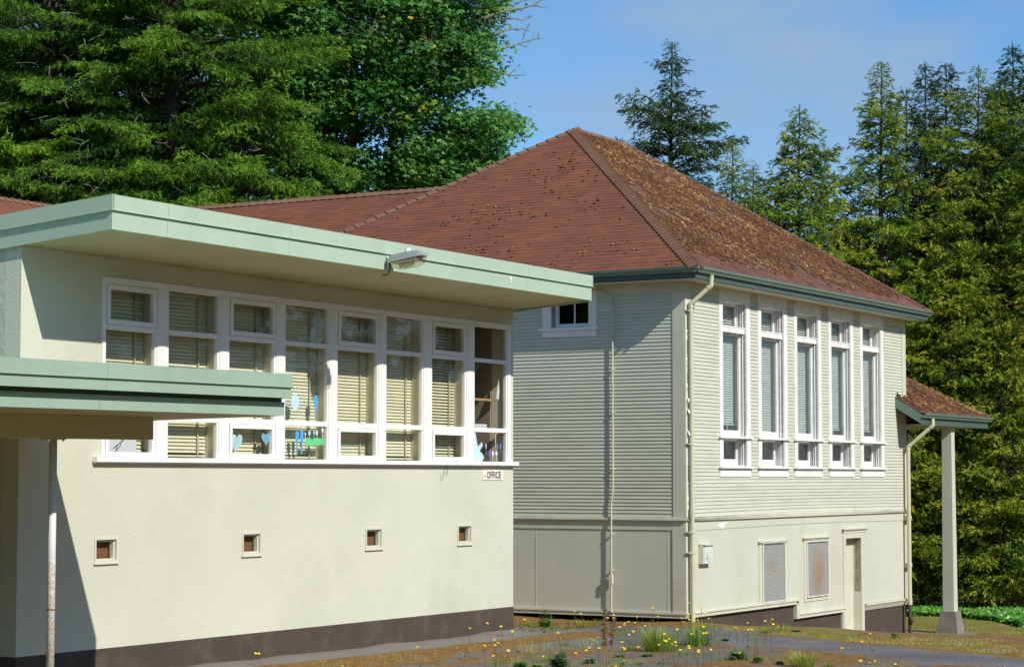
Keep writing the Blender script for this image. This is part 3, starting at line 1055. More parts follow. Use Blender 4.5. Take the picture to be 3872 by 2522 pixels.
hb = MB()
hb.add([FL.P(-.03, 0, .075), FL.P(.05, 0, .075), FL.P(.05, 0, -.1), FL.P(-.0, 0, -.1), FL.P(-.03, .012, .075), FL.P(.05, .012, .075), FL.P(.05, .012, -.1), FL.P(-.0, .012, -.1)],
       [(0, 1, 2, 3), (7, 6, 5, 4), (0, 4, 5, 1), (1, 5, 6, 2), (2, 6, 7, 3), (3, 7, 4, 0)])
hb.box(FL, -.03, .03, .012, .06, -.02, .06)
hb.build('bracket', 'white_plastic', fl)
h1 = MB()
hull_box(h1, [(0.05, -.05, .05, -.02, .055), (.12, -.10, .10, -.025, .065), (.42, -.115, .115, -.025, .07), (.55, -.11, .11, -.02, .055), (.60, -.09, .09, -.012, .03)])
h1.build('housing', 'galv', fl)
h2 = MB()
hull_box(h2, [(0.10, -.075, .075, -.10, -.027), (.16, -.095, .095, -.125, -.027), (.45, -.1, .1, -.135, -.027), (.55, -.085, .085, -.11, -.024), (.585, -.07, .07, -.05, -.02)])
h2.build('lens', 'lens', fl)
h3 = MB()
hull_box(h3, [(0.13, -.08, .08, -.06, -.03), (.52, -.085, .085, -.065, -.03)])
h3.tube([LP(0, .2, -.085), LP(0, .42, -.088)], 0.028, 8)
h3.build('reflector', 'white_worn', fl)
h4 = MB()
h4.tube([LP(0, .33, .07), LP(0, .33, .13)], [.045, .038], 12)
h4.build('photocell', 'white_plastic', fl)
h5 = MB()
h5.tube([LP(.02, .235, .09), LP(.118, .235, .06), LP(.125, .225, -.02), LP(.105, .24, -.10), LP(0.05, .25, -.14)], .004, 5)
h5.build('retaining_wire', 'sign_black', fl)
h6 = MB()
h6.tube([FL.P(.01, .03, -.02), FL.P(.0, .035, -.10), FL.P(-.01, .02, -.17), FL.P(-.04, -.02, -.19), FL.P(-.05, -.06, -.18)], .009, 6)
h6.build('feed_cable', 'black_rubber', fl)

# ================================================================== entrance canopy and its post
uF = float((on_plane(138, 1600, WA, LD) - WA) @ RD)
cand = [(abs(float((at_depth(1075, 1566, y_) - WA) @ RD) - uF), y_) for y_ in np.arange(20, 27, .005)]
FY = min(cand)[1]
FP = at_depth(1075, 1566, FY)
vF = float((FP - WA) @ -LD)
zF = float(FP[2])
can = empty('entrance_canopy', FA.P(uF - 3, vF - 2, -2.47), 'mint green two-tier entrance canopy on a steel post', 'canopy')
FK = Fr(WA, RD, -LD).tilt(.0053, .0153, uF, vF)
zk = lambda py: (1803 - py) * FY / 8100.0
z1k, z2k, z3k, z4k = zk(1522), zk(1506.5), zk(1467), zk(1417)
UE = uF - 10.5


def slab(u1, v1, z0, z1, nm, mt):
    m_ = MB().box(FK, UL + .0, u1, .0, v1, z0, z1)
    m_.box(FK, UE, UL, -4.0, v1, z0, z1)
    return m_.build(nm, mt, can)


slab(uF - .02, vF - .02, zF, z2k + .0, 'roof_slab', 'green_shaded')
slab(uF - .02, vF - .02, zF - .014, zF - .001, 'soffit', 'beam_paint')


def seam_u(px, v, z):
    return float(min(np.arange(UE, uF + .3, .005), key=lambda q: abs(project(FK.P(q, v, z))[0] - px)))


uR = seam_u(1104, vF + .13, .95)
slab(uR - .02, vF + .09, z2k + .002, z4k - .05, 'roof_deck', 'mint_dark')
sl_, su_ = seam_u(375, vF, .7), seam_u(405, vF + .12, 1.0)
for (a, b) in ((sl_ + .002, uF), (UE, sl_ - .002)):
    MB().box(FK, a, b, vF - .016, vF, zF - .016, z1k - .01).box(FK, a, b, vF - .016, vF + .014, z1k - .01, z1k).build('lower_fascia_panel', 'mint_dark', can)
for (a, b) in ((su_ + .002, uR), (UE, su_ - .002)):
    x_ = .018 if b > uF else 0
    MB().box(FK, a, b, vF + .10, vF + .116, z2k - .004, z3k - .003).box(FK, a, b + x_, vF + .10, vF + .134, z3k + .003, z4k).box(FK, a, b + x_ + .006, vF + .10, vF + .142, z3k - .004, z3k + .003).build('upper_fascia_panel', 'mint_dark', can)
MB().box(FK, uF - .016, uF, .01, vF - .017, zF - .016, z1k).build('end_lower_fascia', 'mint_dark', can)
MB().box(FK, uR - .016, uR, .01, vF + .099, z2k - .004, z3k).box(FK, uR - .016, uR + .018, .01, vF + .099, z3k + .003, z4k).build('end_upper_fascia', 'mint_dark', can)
# beam and post
VB = 2.43
ub_ = seam_u(580, VB, .6)
BPz = float(on_plane(580, 1654, WA - LD * VB, LD)[2])
MB().box(FK, UE, ub_, VB - .16, VB, BPz, zF - .016).build('beam', 'beam_paint', can)
q = seam_u(201, VB - .08, .2)
pc = FA.P(q, VB - .08, 0)
gz = float(ground_z(pc[0], pc[1]))
zb = BPz + .0053 * (q - uF) + .0153 * (VB - .08 - vF)
MB().tube([pc + ZD * (gz - .05), pc + ZD * (zb - .012)], .0415, 20).build('post', 'pole_paint', can, smooth=True)
MB().tube([pc + ZD * (-1.372), pc + ZD * (-1.356)], .043, 20).build('post_collar', 'rust_red', can)
FPp = Fr((pc[0], pc[1], 0), RD, -LD)
pp = MB().box(FPp, -.12, .12, -.07, .07, zb - .012, zb - .001)
for du in (-.095, .095):
    pp.tube([FPp.P(du, .05, zb - .012), FPp.P(du, .05, zb - .03)], .012, 6)
pp.build('post_plate', 'beam_paint', can)
print('canopy', uF, vF, zF, FY, ub_, BPz, q)
# ================================================================== old clapboard school building
HS = -2.56
school = empty('school_building', (WC[0], WC[1], -2.65), 'two storey green-grey clapboard school with red-brown hipped shingle roof', 'building')
WR = 11.52                                    # length of the window wall
WL = 10.2                                     # length of the side wall (mostly hidden)
SOF = 3.585
WINS = [1.444, 3.240, 5.036, 6.876, 8.690]
WW = [1.416, 1.442, 1.443, 1.425, 1.421]
OZ = (0.17, 3.36)
wall_holes = [(w0 + .158, w0 + ww - .175, OZ[0], OZ[1]) for w0, ww in zip(WINS, WW)]
DOOR = (7.777, 8.664, -3.36, -1.31)
G1 = (3.37, 4.46, -2.45, -1.297)
G2 = (5.60, 6.735, -2.45, -1.325)
# sheathed timber walls
MB().holes(FCR, 0, WR, -.14, 0, -2.47, SOF + .02, wall_holes + [DOOR]).build('window_wall', 'siding_wall', school)
MB().box(FCR, 5.2, 7.6, -.14, 0, -2.77, -2.47).build('lower_panel', 'siding_wall', school)
MB().box(FCR, 8.87, WR, -.14, 0, -2.75, -2.47).build('lower_panel', 'siding_wall', school)
SW = (1.99, 2.80, 2.83, 3.50)
MB().holes(FCL, .14, WL, -.14, 0, -2.47, SOF + .02, [SW]).build('side_wall', 'siding_wall', school)
fe_ = Fr(FCR.P(WR, 0, 0) * np.array([1, 1, 0]), LD, RD)
MB().box(fe_, .14, WL, -.14, 0, -3.9, SOF + .02).build('far_end_wall', 'siding_wall', school)
fb_ = Fr(FCL.P(WL, 0, 0) * np.array([1, 1, 0]), RD, LD)
MB().box(fb_, 0, WR, -.14, 0, -3.9, SOF + .02).build('rear_wall', 'siding_wall', school)
# foundations
fd = MB()
fd.box(FCR, .6, 5.06, -.12, -.045, -4.2, -2.471)
fd.box(FCR, 5.06, 7.60, -.12, -.045, -4.2, -2.771)
fd.build('foundation', 'brown_base', school)
MB().box(FCR, 8.872, WR, -.12, -.045, -4.2, -2.751).build('foundation', 'brown_base', school)
MB().box(FCL, .1, WL, -.75, -.65, -4.0, -2.5).build('crawlspace_wall', 'dark_room', school)
MB().box(FCR, .0, .6, -.75, -.65, -4.0, -2.5).build('crawlspace_wall', 'dark_room', school)
# second crack line on foundation
# skirting trims
m = MB()
m.box(FCR, -.03, 5.06, 0, .035, -2.565, -2.475).box(FCR, -.04, 5.22, 0, .055, -2.500, -2.470)
m.build('skirting_trim', 'trim_cream', school)
MB().box(FCR, 5.06, 5.19, -.10, .03, -2.86, -2.565).build('step_trim', 'trim_cream', school)
m = MB().box(FCR, 5.19, 7.60, 0, .035, -2.855, -2.775).box(FCR, 5.19, 7.69, 0, .055, -2.79, -2.76)
m.build('skirting_trim', 'trim_cream', school)
m = MB().box(FCR, 8.90, WR + .03, 0, .05, -2.79, -2.755)
m.add([FCR.P(8.90, .035, -2.79), FCR.P(WR, .035, -2.79), FCR.P(WR, -.02, -2.90), FCR.P(8.90, -.02, -2.90), FCR.P(8.90, -.04, -2.79), FCR.P(WR, -.04, -2.79)], [(0, 1, 2, 3), (0, 3, 4), (1, 5, 2), (4, 5, 1, 0)])
m.build('skirting_trim', 'trim_cream', school)
m = MB().box(FCL, -.02, WL, 0, .035, -2.57, -2.48).box(FCL, -.03, WL, 0, .05, -2.505, -2.472)
m.build('skirting_trim', 'trim_cream', school)
# water table and belly band
m = MB().box(FCR, -.03, WR + .03, .0, .05, -.80, -.765).box(FCR, -.02, WR + .02, .0, .03, -.765, -.73)
m.build('water_table', 'trim_cream', school)
MB().box(FCL, -.03, WL, 0, .055, -.795, -.765).box(FCL, -.02, WL, 0, .03, -.765, -.735).build('water_table', 'trim_cream', school)
MB().box(FCL, .26, WL, 0, .014, -.97, -.795).build('belly_band', 'siding_wall', school)
# corner boards
MB().box(FCR, -.028, .235, 0, .028, -.73, 3.41).box(FCL, 0, .235, .0, .028, -.735, 3.41).build('corner_board', 'trim_cream', school)
MB().box(FCR, -.016, .235, 0, .016, -2.47, -.80).box(FCL, 0, .26, .0, .016, -2.472, -.80).build('lower_corner_board', 'trim_cream', school)
MB().box(FCR, 11.315, WR + .02, 0, .028, -.73, 3.41).build('corner_board', 'trim_cream', school)
MB().box(FCR, 11.46, WR + .014, 0, .012, -2.75, -.985).build('lower_corner_board', 'trim_cream', school)
# frieze boards
fz = MB().holes(FCR, -.02, WR + .02, 0, .022, 3.412, SOF - .002, [])
fz.build('frieze_board', 'trim_cream', school)
MB().box(FCL, 0, WL, 0, .022, 3.412, SOF - .002).build('frieze_board', 'trim_cream', school)
# plywood joints on the lower side wall
for uu in (1.72, 3.14, .355):
    MB().box(FCL, uu, uu + .012, 0, .0035, -2.47, -.97).build('joint_batten', 'trim_cream', school)


# clapboards: every course is a board of its own
def board_mesh(name, segs, fr_len_only=True, t=0.020, h=0.0755):
    mb = MB()
    for a, b in segs:
        P = []
        k = max(1, int((b - a) / 1.5))
        for i in range(k + 1):
            x = a + (b - a) * i / k
            P += [(x, 0.002, h), (x, 0.005, h), (x, t, 0.0), (x, 0.002, 0.0)]
        F = []
        for i in range(k):
            for j in range(4):
                F.append((i * 4 + j, i * 4 + (j + 1) % 4, i * 4 + 4 + (j + 1) % 4, i * 4 + 4 + j))
        F += [(0, 1, 2, 3), tuple(k * 4 + j for j in (3, 2, 1, 0))]
        mb.add(P, F)
    return mesh_of(name, mb, 'siding')


def sag(u, z):
    """the settled timber sill: lower boards bow upwards a little towards the middle"""
    return .034 * math.exp(-max(0, z + .73) / .40) * math.sin(math.pi * min(1, max(0, u / 11.5))) ** 1.3


def courses(fr, gaps_at, u0, u1, z0, z1, ex=0.0685, far=()):
    """one board per stretch between openings; returns the far narrow stretches joined as stuff"""
    cache = {}
    joined = MB()
    z = z0
    while z < z1 - .02:
        segs, c = [], u0
        for a, b in gaps_at(z + ex / 2):
            if a > c + .01:
                segs.append((c, a))
            c = b
        if u1 > c + .01:
            segs.append((c, u1))
        j = RS.gauss(0, .0016)
        X = fr.U + ZD * RS.gauss(0, .00022)
        for sg_ in segs:
            key = (round(sg_[0], 3), round(sg_[1], 3))
            if key not in cache:
                cache[key] = board_mesh('siding_board', [sg_])
            M = basis(X, fr.V, ZD, fr.P(0, 0, z + j + RS.gauss(0, .0006)))
            if fr is FCR and z < .0:
                me_ = cache[key].copy()
                for v_ in me_.vertices:
                    v_.co.z += sag(v_.co.x, z) + RS.gauss(0, .0006)
                shared('siding_board', me_, school, M)
                continue
            if any(f0 < sum(key) / 2 < f1 for f0, f1 in far) and len(segs) > 1:
                joined.add([tuple(M @ v.co) for v in cache[key].vertices], [tuple(p.vertices) for p in cache[key].polygons])
            else:
                shared('siding_board', cache[key], school, M)
        z += ex
    return joined


def bowed(u0, u1, v0, v1, z0, z1, mb, k=24):
    P = []
    for i in range(k + 1):
        u = u0 + (u1 - u0) * i / k
        s_ = sag(u, -.73)
        P += [FCR.P(u, v0, z0 + s_), FCR.P(u, v1, z0 + s_), FCR.P(u, v1, z1 + s_), FCR.P(u, v0, z1 + s_)]
    F = [(0, 1, 2, 3), (4 * k + 3, 4 * k + 2, 4 * k + 1, 4 * k)]
    for i in range(k):
        for j in range(4):
            F.append((i * 4 + j, i * 4 + (j + 1) % 4, i * 4 + 4 + (j + 1) % 4, i * 4 + 4 + j))
    return mb.add(P, F)


m = MB()
bowed(-.03, WR + .03, .0, .05, -.80, -.765, m)
bowed(-.02, WR + .02, .0, .03, -.764, -.725, m)
m.build('water_table', 'trim_cream', school)
bowed(.235, WR, 0, .010, -.985, -.801, MB()).build('belly_band', 'siding_wall', school)
fj = courses(FCR, lambda z: [(w0, w0 + ww) for w0, ww in zip(WINS, WW)] if z > .005 else [], .237, 11.313, -.73, 3.40, far=((6.4, 6.9), (8.2, 8.8)))
fj.build('siding_boards', 'siding', school)['kind'] = 'stuff'
courses(FCL, lambda z: [(1.82, 2.99)] if z > 2.645 else [], .237, WL, -.735, 3.40, .0672)

# tall windows on the window wall
BLIND_LABEL = ['pale green blind in the tall window nearest the building corner, first of five',
               'pale green blind in the second tall window from the corner downspout, reaching the sill',
               'pale green blind in the middle tall window of five, full length',
               'pale green blind in the fourth tall window, raised above a black gap',
               'pale green blind in the tall window nearest the porch, raised with a bent end']
for i, (w0, ww) in enumerate(zip(WINS, WW)):
    a, b = w0 + .158, w0 + ww - .175
    m = MB()
    m.box(FCR, w0, a, 0, .03, .17, 3.49).box(FCR, b, w0 + ww, 0, .03, .17, 3.49)
    m.box(FCR, a, b, 0, .03, 3.36, 3.49)
    m.box(FCR, w0, w0 + ww, .022, .03, 3.49, SOF - .003)
    wn = m.build('window', 'white_worn', school)
    m = MB()
    m.box(FCR, w0 - .05, w0 + ww + .05, 0, .085, .165, .20)
    m.build('sill', 'white_worn', wn)
    m = MB().box(FCR, w0, w0 + ww, 0, .032, .003, .165)
    m.build('apron', 'white_paint', wn)
    m = MB().box(FCR, w0 - .05, w0 + ww + .05, -.1, .075, .735, .775)
    m.build('middle_ledge', 'white_worn', wn)
    m = MB().box(FCR, a, b, -.16, -.012, 2.765, 2.882)
    m.box(FCR, a, b, -.16, -.005, 2.865, 2.885)
    m.build('transom_bar', 'white_worn', wn)
    # jamb linings, deep reveals
    m = MB()
    m.box(FCR, a - .012, a, -.42, -.001, .20, 3.36).box(FCR, b, b + .012, -.42, -.001, .20, 3.36)
    m.box(FCR, b - .02, b, -.06, -.045, .20, 3.36).box(FCR, b - .02, b, -.1, -.085, .20, 3.36)
    m.box(FCR, a, b, -.24, -.001, 3.345, 3.36).box(FCR, a, b, -.24, -.02, .20, .222)
    m.build('jamb', 'white_paint', wn)
    for (z0, z1, rec, st, bot) in ((2.885, 3.345, .17, .055, .03), (.775, 2.765, .105, .05, .12), (.222, .735, .17, .055, .12)):
        s2 = MB().holes(FCR, a + .001, b - .021, -rec - .035, -rec, z0, z1, [(a + st, b - .02 - st, z0 + bot, z1 - st)])
        s2.build('sash', 'white_worn', wn)
        MB().box(FCR, a + st - .005, b - .015 - st, -rec - .02, -rec - .016, z0 + bot - .005, z1 - st + .005).build('pane', 'glass_green', wn)
    # blind
    bot = [1.0, .86, .86, 1.0, 1.0][i]
    root = empty('window_blind', FCR.P((a + b) / 2, -.27, bot), BLIND_LABEL[i], 'blind', 'blinds in the tall school windows')
    wd = b - a - .10
    n = 4
    pr = [(-0.025 + 0.05 * k / n, 0.004 * math.sin(math.pi * k / n)) for k in range(n + 1)]
    slm = MB()
    slm.add([(x, y, z) for x in (-wd / 2, wd / 2) for (y, z) in pr], [(k, k + 1, k + 1 + n + 1, k + n + 1) for k in range(n)])
    me = mesh_of('slat', slm, 'blind_green')
    z = 3.30
    while z > bot + .03:
        ang = math.radians(66) + RS.uniform(-.03, .03) - (0.25 if z > 2.8 else 0)
        y = -LD * math.cos(ang) - ZD * math.sin(ang)
        zz = np.cross(RD, y)
        shared('slat', me, root, basis(RD, y, zz, FCR.P((a + b) / 2 - .02, -.235, z)))
        z -= .0465
    MB().box(FCR, (a + b) / 2 - wd / 2, (a + b) / 2 + wd / 2, -.25, -.22, bot, bot + .025).build('bottom_rail', 'blind_green', root)
    MB().tube([FCR.P(a + .38, -.205, 3.3), FCR.P(a + .385, -.205, 2.0), FCR.P(a + .39, -.205, bot - .02), FCR.P(a + .40, -.205, bot - .12)], .006, 5).build('pull_cord', 'blind_green', root)
# inside of the upper storey
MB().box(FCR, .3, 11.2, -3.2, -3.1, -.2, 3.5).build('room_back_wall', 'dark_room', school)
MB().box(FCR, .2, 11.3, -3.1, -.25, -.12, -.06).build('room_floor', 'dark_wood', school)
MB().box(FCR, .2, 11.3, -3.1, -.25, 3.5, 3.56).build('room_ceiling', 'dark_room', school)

# side window beneath the eaves
a, b, z0, z1 = SW
m = MB()
m.box(FCL, 2.80, 2.99, 0, .03, 2.818, 3.48).box(FCL, 1.82, 1.99, 0, .03, 2.818, 3.48).box(FCL, 1.82, 2.99, 0, .03, 3.48, 3.57)
wn = m.build('window', 'white_paint', school)
MB().box(FCL, 1.77, 3.055, 0, .07, 2.762, 2.818).build('sill', 'white_paint', wn)
MB().box(FCL, 1.82, 2.99, 0, .034, 2.642, 2.762).build('apron', 'white_paint', wn)
MB().box(FCL, a - .012, a, -.2, 0, 2.82, 3.5).box(FCL, b, b + .012, -.2, 0, 2.82, 3.5).box(FCL, a, b, -.2, 0, 2.82, 2.835).build('jamb', 'white_paint', wn)
MB().holes(FCL, a, b - .02, -.15, -.11, 2.835, 3.5, [(a + .05, b - .09, 2.90, 3.45)]).box(FCL, (a + b) / 2 - .04, (a + b) / 2 - .015, -.14, -.12, 2.90, 3.45).build('sash', 'white_paint', wn)
MB().box(FCL, a + .045, (a + b) / 2 - .04, -.134, -.13, 2.895, 3.455).build('pane', 'glass', wn)
MB().box(FCL, (a + b) / 2 - .015, b - .085, -.134, -.13, 2.895, 3.455).build('pane', 'glass', wn)

# basement screens
for gi, (g, cap, cas, lab) in enumerate(((G1, (3.20, 4.60, -1.265), (3.245, 4.55, -2.47), 'taller'), (G2, (5.43, 6.83, -1.243), (5.50, 6.80, -2.54), 'shorter'))):
    m = MB()
    m.box(FCR, cas[0], g[0] - .0, 0, .018, cas[2] if gi else -2.47, cap[2] - .04).box(FCR, g[1], cas[1], 0, .018, cas[2] if gi else -2.47, cap[2] - .04)
    m.box(FCR, g[0], g[1], 0, .018, g[3], cap[2] - .04)
    if gi:
        m.box(FCR, g[0], g[1], 0, .018, cas[2], g[2])
    m.box(FCR, cap[0], cap[1], 0, .06, cap[2] - .015, cap[2] + .012).box(FCR, cap[0] + .02, cap[1] - .02, 0, .04, cap[2] - .04, cap[2] - .015)
    cs = m.build('screen_casing', 'trim_cream', school)
    c = FCR.P((g[0] + g[1]) / 2 + (.1 if gi else 0), 0, -1.78 if gi == 0 else -1.98)
    screen_back('screen_board_%d' % gi, c, (.42, .42, .62 if gi else .3), 1.25 if gi else .4)
    MB().box(FCR, g[0], g[1], -.0, .006, g[2], g[3]).build('screen_board', 'screen_board_%d' % gi, cs)
    m = MB()
    m.tube([FCR.P(g[0], .045, g[2]), FCR.P(g[1], .045, g[2]), FCR.P(g[1], .045, g[3]), FCR.P(g[0], .045, g[3]), FCR.P(g[0], .045, g[2])], .011, 6)
    for uu in (g[0] + .28, g[1] - .3):
        for zz in (g[2] - .03, g[3] + .02):
            m.tube([FCR.P(uu, .0, zz), FCR.P(uu, .05, zz)], .012, 6)
            m.tube([FCR.P(uu, .045, zz + (.03 if zz < -2 else -.02)), FCR.P(uu, .045, zz)], .007, 5)
    m.build('screen_frame', 'white_worn', cs)
    m = MB()
    u = g[0] + .02
    row = 0
    zz = g[2] + .015
    while zz < g[3] - .01:
        m.add([FCR.P(g[0], .034, zz), FCR.P(g[1], .034, zz), FCR.P(g[1], .044, zz + .007), FCR.P(g[0], .044, zz + .007)], [(0, 1, 2, 3)])
        uo = g[0] + (.018 if row % 2 else 0)
        while uo < g[1] - .02:
            m.add([FCR.P(uo, .038, zz), FCR.P(uo + .006, .038, zz), FCR.P(uo + .024, .038, zz + .026), FCR.P(uo + .018, .038, zz + .026)], [(0, 1, 2, 3)])
            uo += .036
        zz += .026
        row += 1
    o = m.build('expanded_mesh', 'galv', cs)
    o['kind'] = 'stuff'

# basement door
m = MB()
m.box(FCR, 7.625, 7.777, -.10, .02, -3.42, -1.185).box(FCR, 8.664, 8.80, -.10, .02, -3.42, -1.185).box(FCR, 7.777, 8.664, -.10, .02, -1.31, -1.185)
m.box(FCR, 7.601, 7.625, -.13, -.0, -3.42, -2.47).box(FCR, 8.80, 8.87, -.13, .0, -3.42, -2.47)
m.box(FCR, 7.57, 9.0, 0, .075, -1.125, -1.095).box(FCR, 7.60, 8.96, 0, .05, -1.15, -1.125).box(FCR, 7.63, 8.92, 0, .03, -1.185, -1.15)
ds = m.build('door_surround', 'trim_cream', school)
MB().box(FCR, 7.62, 8.93, .03, .034, -1.183, -1.152).build('peeled_strip', 'peel_white', ds)
MB().box(FCR, 7.765, 7.777, -.19, -.1, -3.4, -1.31).box(FCR, 8.664, 8.676, -.19, -.1, -3.4, -1.31).box(FCR, 7.777, 8.664, -.19, -.1, -1.31, -1.30).build('door_reveal', 'trim_cream', ds)
MB().box(FCR, 7.777, 8.664, -.23, -.18, -3.38, -1.31).build('door', 'trim_cream', school)
MB().box(FCR, 7.80, 8.60, -.17, .16, -3.46, -3.385).build('doorstep', 'trim_cream', school)

# meter box
mt = empty('meter_box', FCR.P(.74, .06, -1.6), 'small pale box with round cover beside the corner downspout', 'meter box')
MB().box(FCR, .56, .93, .02, .11, -1.595, -1.26).build('case', 'meter_box', mt)
m = MB()
m.add([FCR.P(.52, 0, -1.235), FCR.P(.96, 0, -1.235), FCR.P(.97, .14, -1.25), FCR.P(.53, .14, -1.25), FCR.P(.52, 0, -1.245), FCR.P(.96, 0, -1.245), FCR.P(.97, .14, -1.26), FCR.P(.53, .14, -1.26)],
      [(0, 1, 2, 3), (7, 6, 5, 4), (3, 2, 6, 7)])
m.box(FCR, .525, .56, 0, .1, -1.60, -1.245)
m.build('hood', 'trim_cream', mt)
m = MB()
m.disc(FCR.P(.75, .112, -1.42), -LD, .085, .02, 20)
m.build('round_cover', 'meter_box', mt)
MB().tube([FCR.P(.60, .118, -1.48), FCR.P(.72, .13, -1.55), FCR.P(.80, .12, -1.6)], .004, 4).build('seal_wire', 'pipe_cream', mt)
# worn paint: ragged flakes fallen from the belly band and boards


def flake(fr, u, v, z, w_, h_, seed, mat='peel_white', lab=None):
    r = random.Random(seed)
    n = 18
    pts = [(w_ / 2 * (1 + r.uniform(-.45, .25)) * math.cos(2 * math.pi * k / n), h_ / 2 * (1 + r.uniform(-.5, .3)) * math.sin(2 * math.pi * k / n)) for k in range(n)]
    mb = MB()
    mb.add([fr.P(u, v + .0015, z)] + [fr.P(u + x, v + .001, z + y) for x, y in pts], [(0, k + 1, (k + 1) % n + 1) for k in range(n)])
    return mb.build('peeled_paint', mat, school)


flake(FCR, 1.52, .011, -.905, .36, .10, 3)
flake(FCR, 1.70, .011, -.865, .22, .04, 4)
for k, (u, z, w_, h_) in enumerate(((.95, .52, .5, .014), (1.2, .50, .2, .012), (.6, -.12, .35, .014), (.9, -.10, .3, .02), (1.2, -.13, .25, .012), (3.0, -.42, .2, .012), (9.7, -.35, .3, .01))):
    flake(FCR, u, .021, z, w_, h_, 20 + k)
m = MB()
for k, (z0, z1, dx) in enumerate(((1.9, 2.25, .02), (1.35, 1.7, .012), (.2, .9, .028), (-.6, -.1, .02), (2.5, 2.7, .01))):
    P = []
    r = random.Random(k)
    nn = 9
    for j in range(nn):
        zz = z0 + (z1 - z0) * j / (nn - 1)
        P += [FCR.P(-.03, .0, zz), FCR.P(.04 + dx + r.uniform(-.012, .012), .034 + r.uniform(0, .012), zz)]
    m.add([(p + np.array([0, 0, 0])) for p in [q_ + (-LD) * .0 for q_ in P]], [(2 * j, 2 * j + 1, 2 * j + 3, 2 * j + 2) for j in range(nn - 1)])
for k, (z, w_) in enumerate(((1.45, .09), (1.25, .07), (.85, .05))):
    m.add([FCR.P(.03, .03, z), FCR.P(.10, .03, z + .02), FCR.P(.03 - w_ * .6, .09, z - .10), FCR.P(.09 - w_, .10, z - .06)], [(0, 1, 3, 2)])
m.build('peeling_edge', 'peel_white', school)

# ------------------------------------------------------------------ roof
EV = .485
ez = 3.80
A0 = np.array([E1[0], E1[1], 0]) + 5.67 * (RD + LD)
apex = np.array([A0[0], A0[1], 7.541])
e1 = WC - EV * (RD + LD)
e1[2] = ez
WRR = WR + 2 * EV
e2 = e1 + RD * WRR
tL = float((apex - e1) @ LD)
e0 = e1 + LD * 2 * tL
e3 = e2 + LD * 2 * tL
best = min(np.arange(0, 4, .005), key=lambda s: abs(project(apex + RD * s)[0] - 2362))
apex2 = apex + RD * float(best)


def sheet(mb, pts, th=.03):
    pts = [np.array(p, float) for p in pts]
    n = np.cross(pts[1] - pts[0], pts[2] - pts[0])
    n = n / np.linalg.norm(n)
    if n[2] < 0:
        n = -n
    k = len(pts)
    P = pts + [p - n * th for p in pts]
    mb.add(P, [tuple(range(k)), tuple(range(k, 2 * k))[::-1]] + [(i, (i + 1) % k, (i + 1) % k + k, i + k) for i in range(k)])
    return n


def facet_tiles(ea, eb, ta, tb, expo=.133, tab=.305, seed=1, jit=.004, tuck=0.0):
    """shingles covering a roof facet; ea-eb eave, ta-tb top. Returns list of (corner arrays, tint)"""
    r = random.Random(seed)
    ea, eb, ta, tb = [np.array(p, float) for p in (ea, eb, ta, tb)]
    X = (eb - ea) / np.linalg.norm(eb - ea)
    n = np.cross(X, ta - ea)
    n /= np.linalg.norm(n)
    if n[2] < 0:
        n = -n
    Y = np.cross(n, X)
    if Y[2] < 0:
        Y = -Y
    H = float((ta - ea) @ Y)
    out = []
    rows = int(H / expo)
    for i in range(rows + 1):
        y = i * expo
        f0 = min(1, y / H)
        f1 = min(1, (y + expo) / H)
        l0, r0_ = float(((ea + (ta - ea) * f0) - ea) @ X), float(((eb + (tb - eb) * f0) - ea) @ X)
        l1, r1_ = float(((ea + (ta - ea) * f1) - ea) @ X), float(((eb + (tb - eb) * f1) - ea) @ X)
        x = min(l0, l1) - tab * ((i % 2) * .5 + r.uniform(0, .12))
        while x < max(r0_, r1_):
            a0, b0 = max(x, l0), min(x + tab - .002, r0_)
            a1, b1 = max(x, l1), min(x + tab - .002, r1_)
            if b0 > a0 + .01 and b1 >= a1:
                yl = y - .012 + r.gauss(0, jit * .5)
                yt = min(y + expo + .01, H)
                lift = .009 + r.uniform(-.002, .004)
                c = [ea + X * a0 + Y * yl + n * lift, ea + X * b0 + Y * yl + n * (lift + r.gauss(0, .0012)), ea + X * b1 + Y * yt + n * .004, ea + X * a1 + Y * yt + n * .004]
                d = [ea + X * a0 + Y * yl + n * .001, ea + X * b0 + Y * yl + n * .001]
                out.append((c + d, r.random()))
            x += tab
    return out, X, Y, n


def tile_stuff(tiles, name, mat, parent):
    V, F, T = [], [], []
    for k, (c, tn) in enumerate(tiles):
        b = k * 6
        V += c
        F += [(b, b + 1, b + 2), (b, b + 2, b + 3), (b + 4, b + 5, b + 1), (b + 4, b + 1, b), (b + 4, b, b + 3), (b + 1, b + 5, b + 2)]
        T += [tn] * 6
    return tri_mesh(name, V, F, np.array(T), mat, parent, kind='stuff')


def tile_objects(tiles, name, mat, parent):
    for c, tn in tiles:
        MB().add(c, [(0, 1, 2, 3), (4, 5, 1, 0), (4, 0, 3), (1, 5, 2)]).build(name, mat, parent)


roof = MB()
for q_ in ((e0, e1, apex), (e1, e2, apex2, apex), (e2, e3, apex2), (e3, e0, apex, apex2)):
    sheet(roof, q_)
roof_o = roof.build('roof', 'shingle_cap', school)
tf, X1, Y1, n1 = facet_tiles(e1, e0, apex, apex, seed=5)
tr, X2, Y2, n2 = facet_tiles(e1, e2, apex, apex2, seed=6, jit=.01)
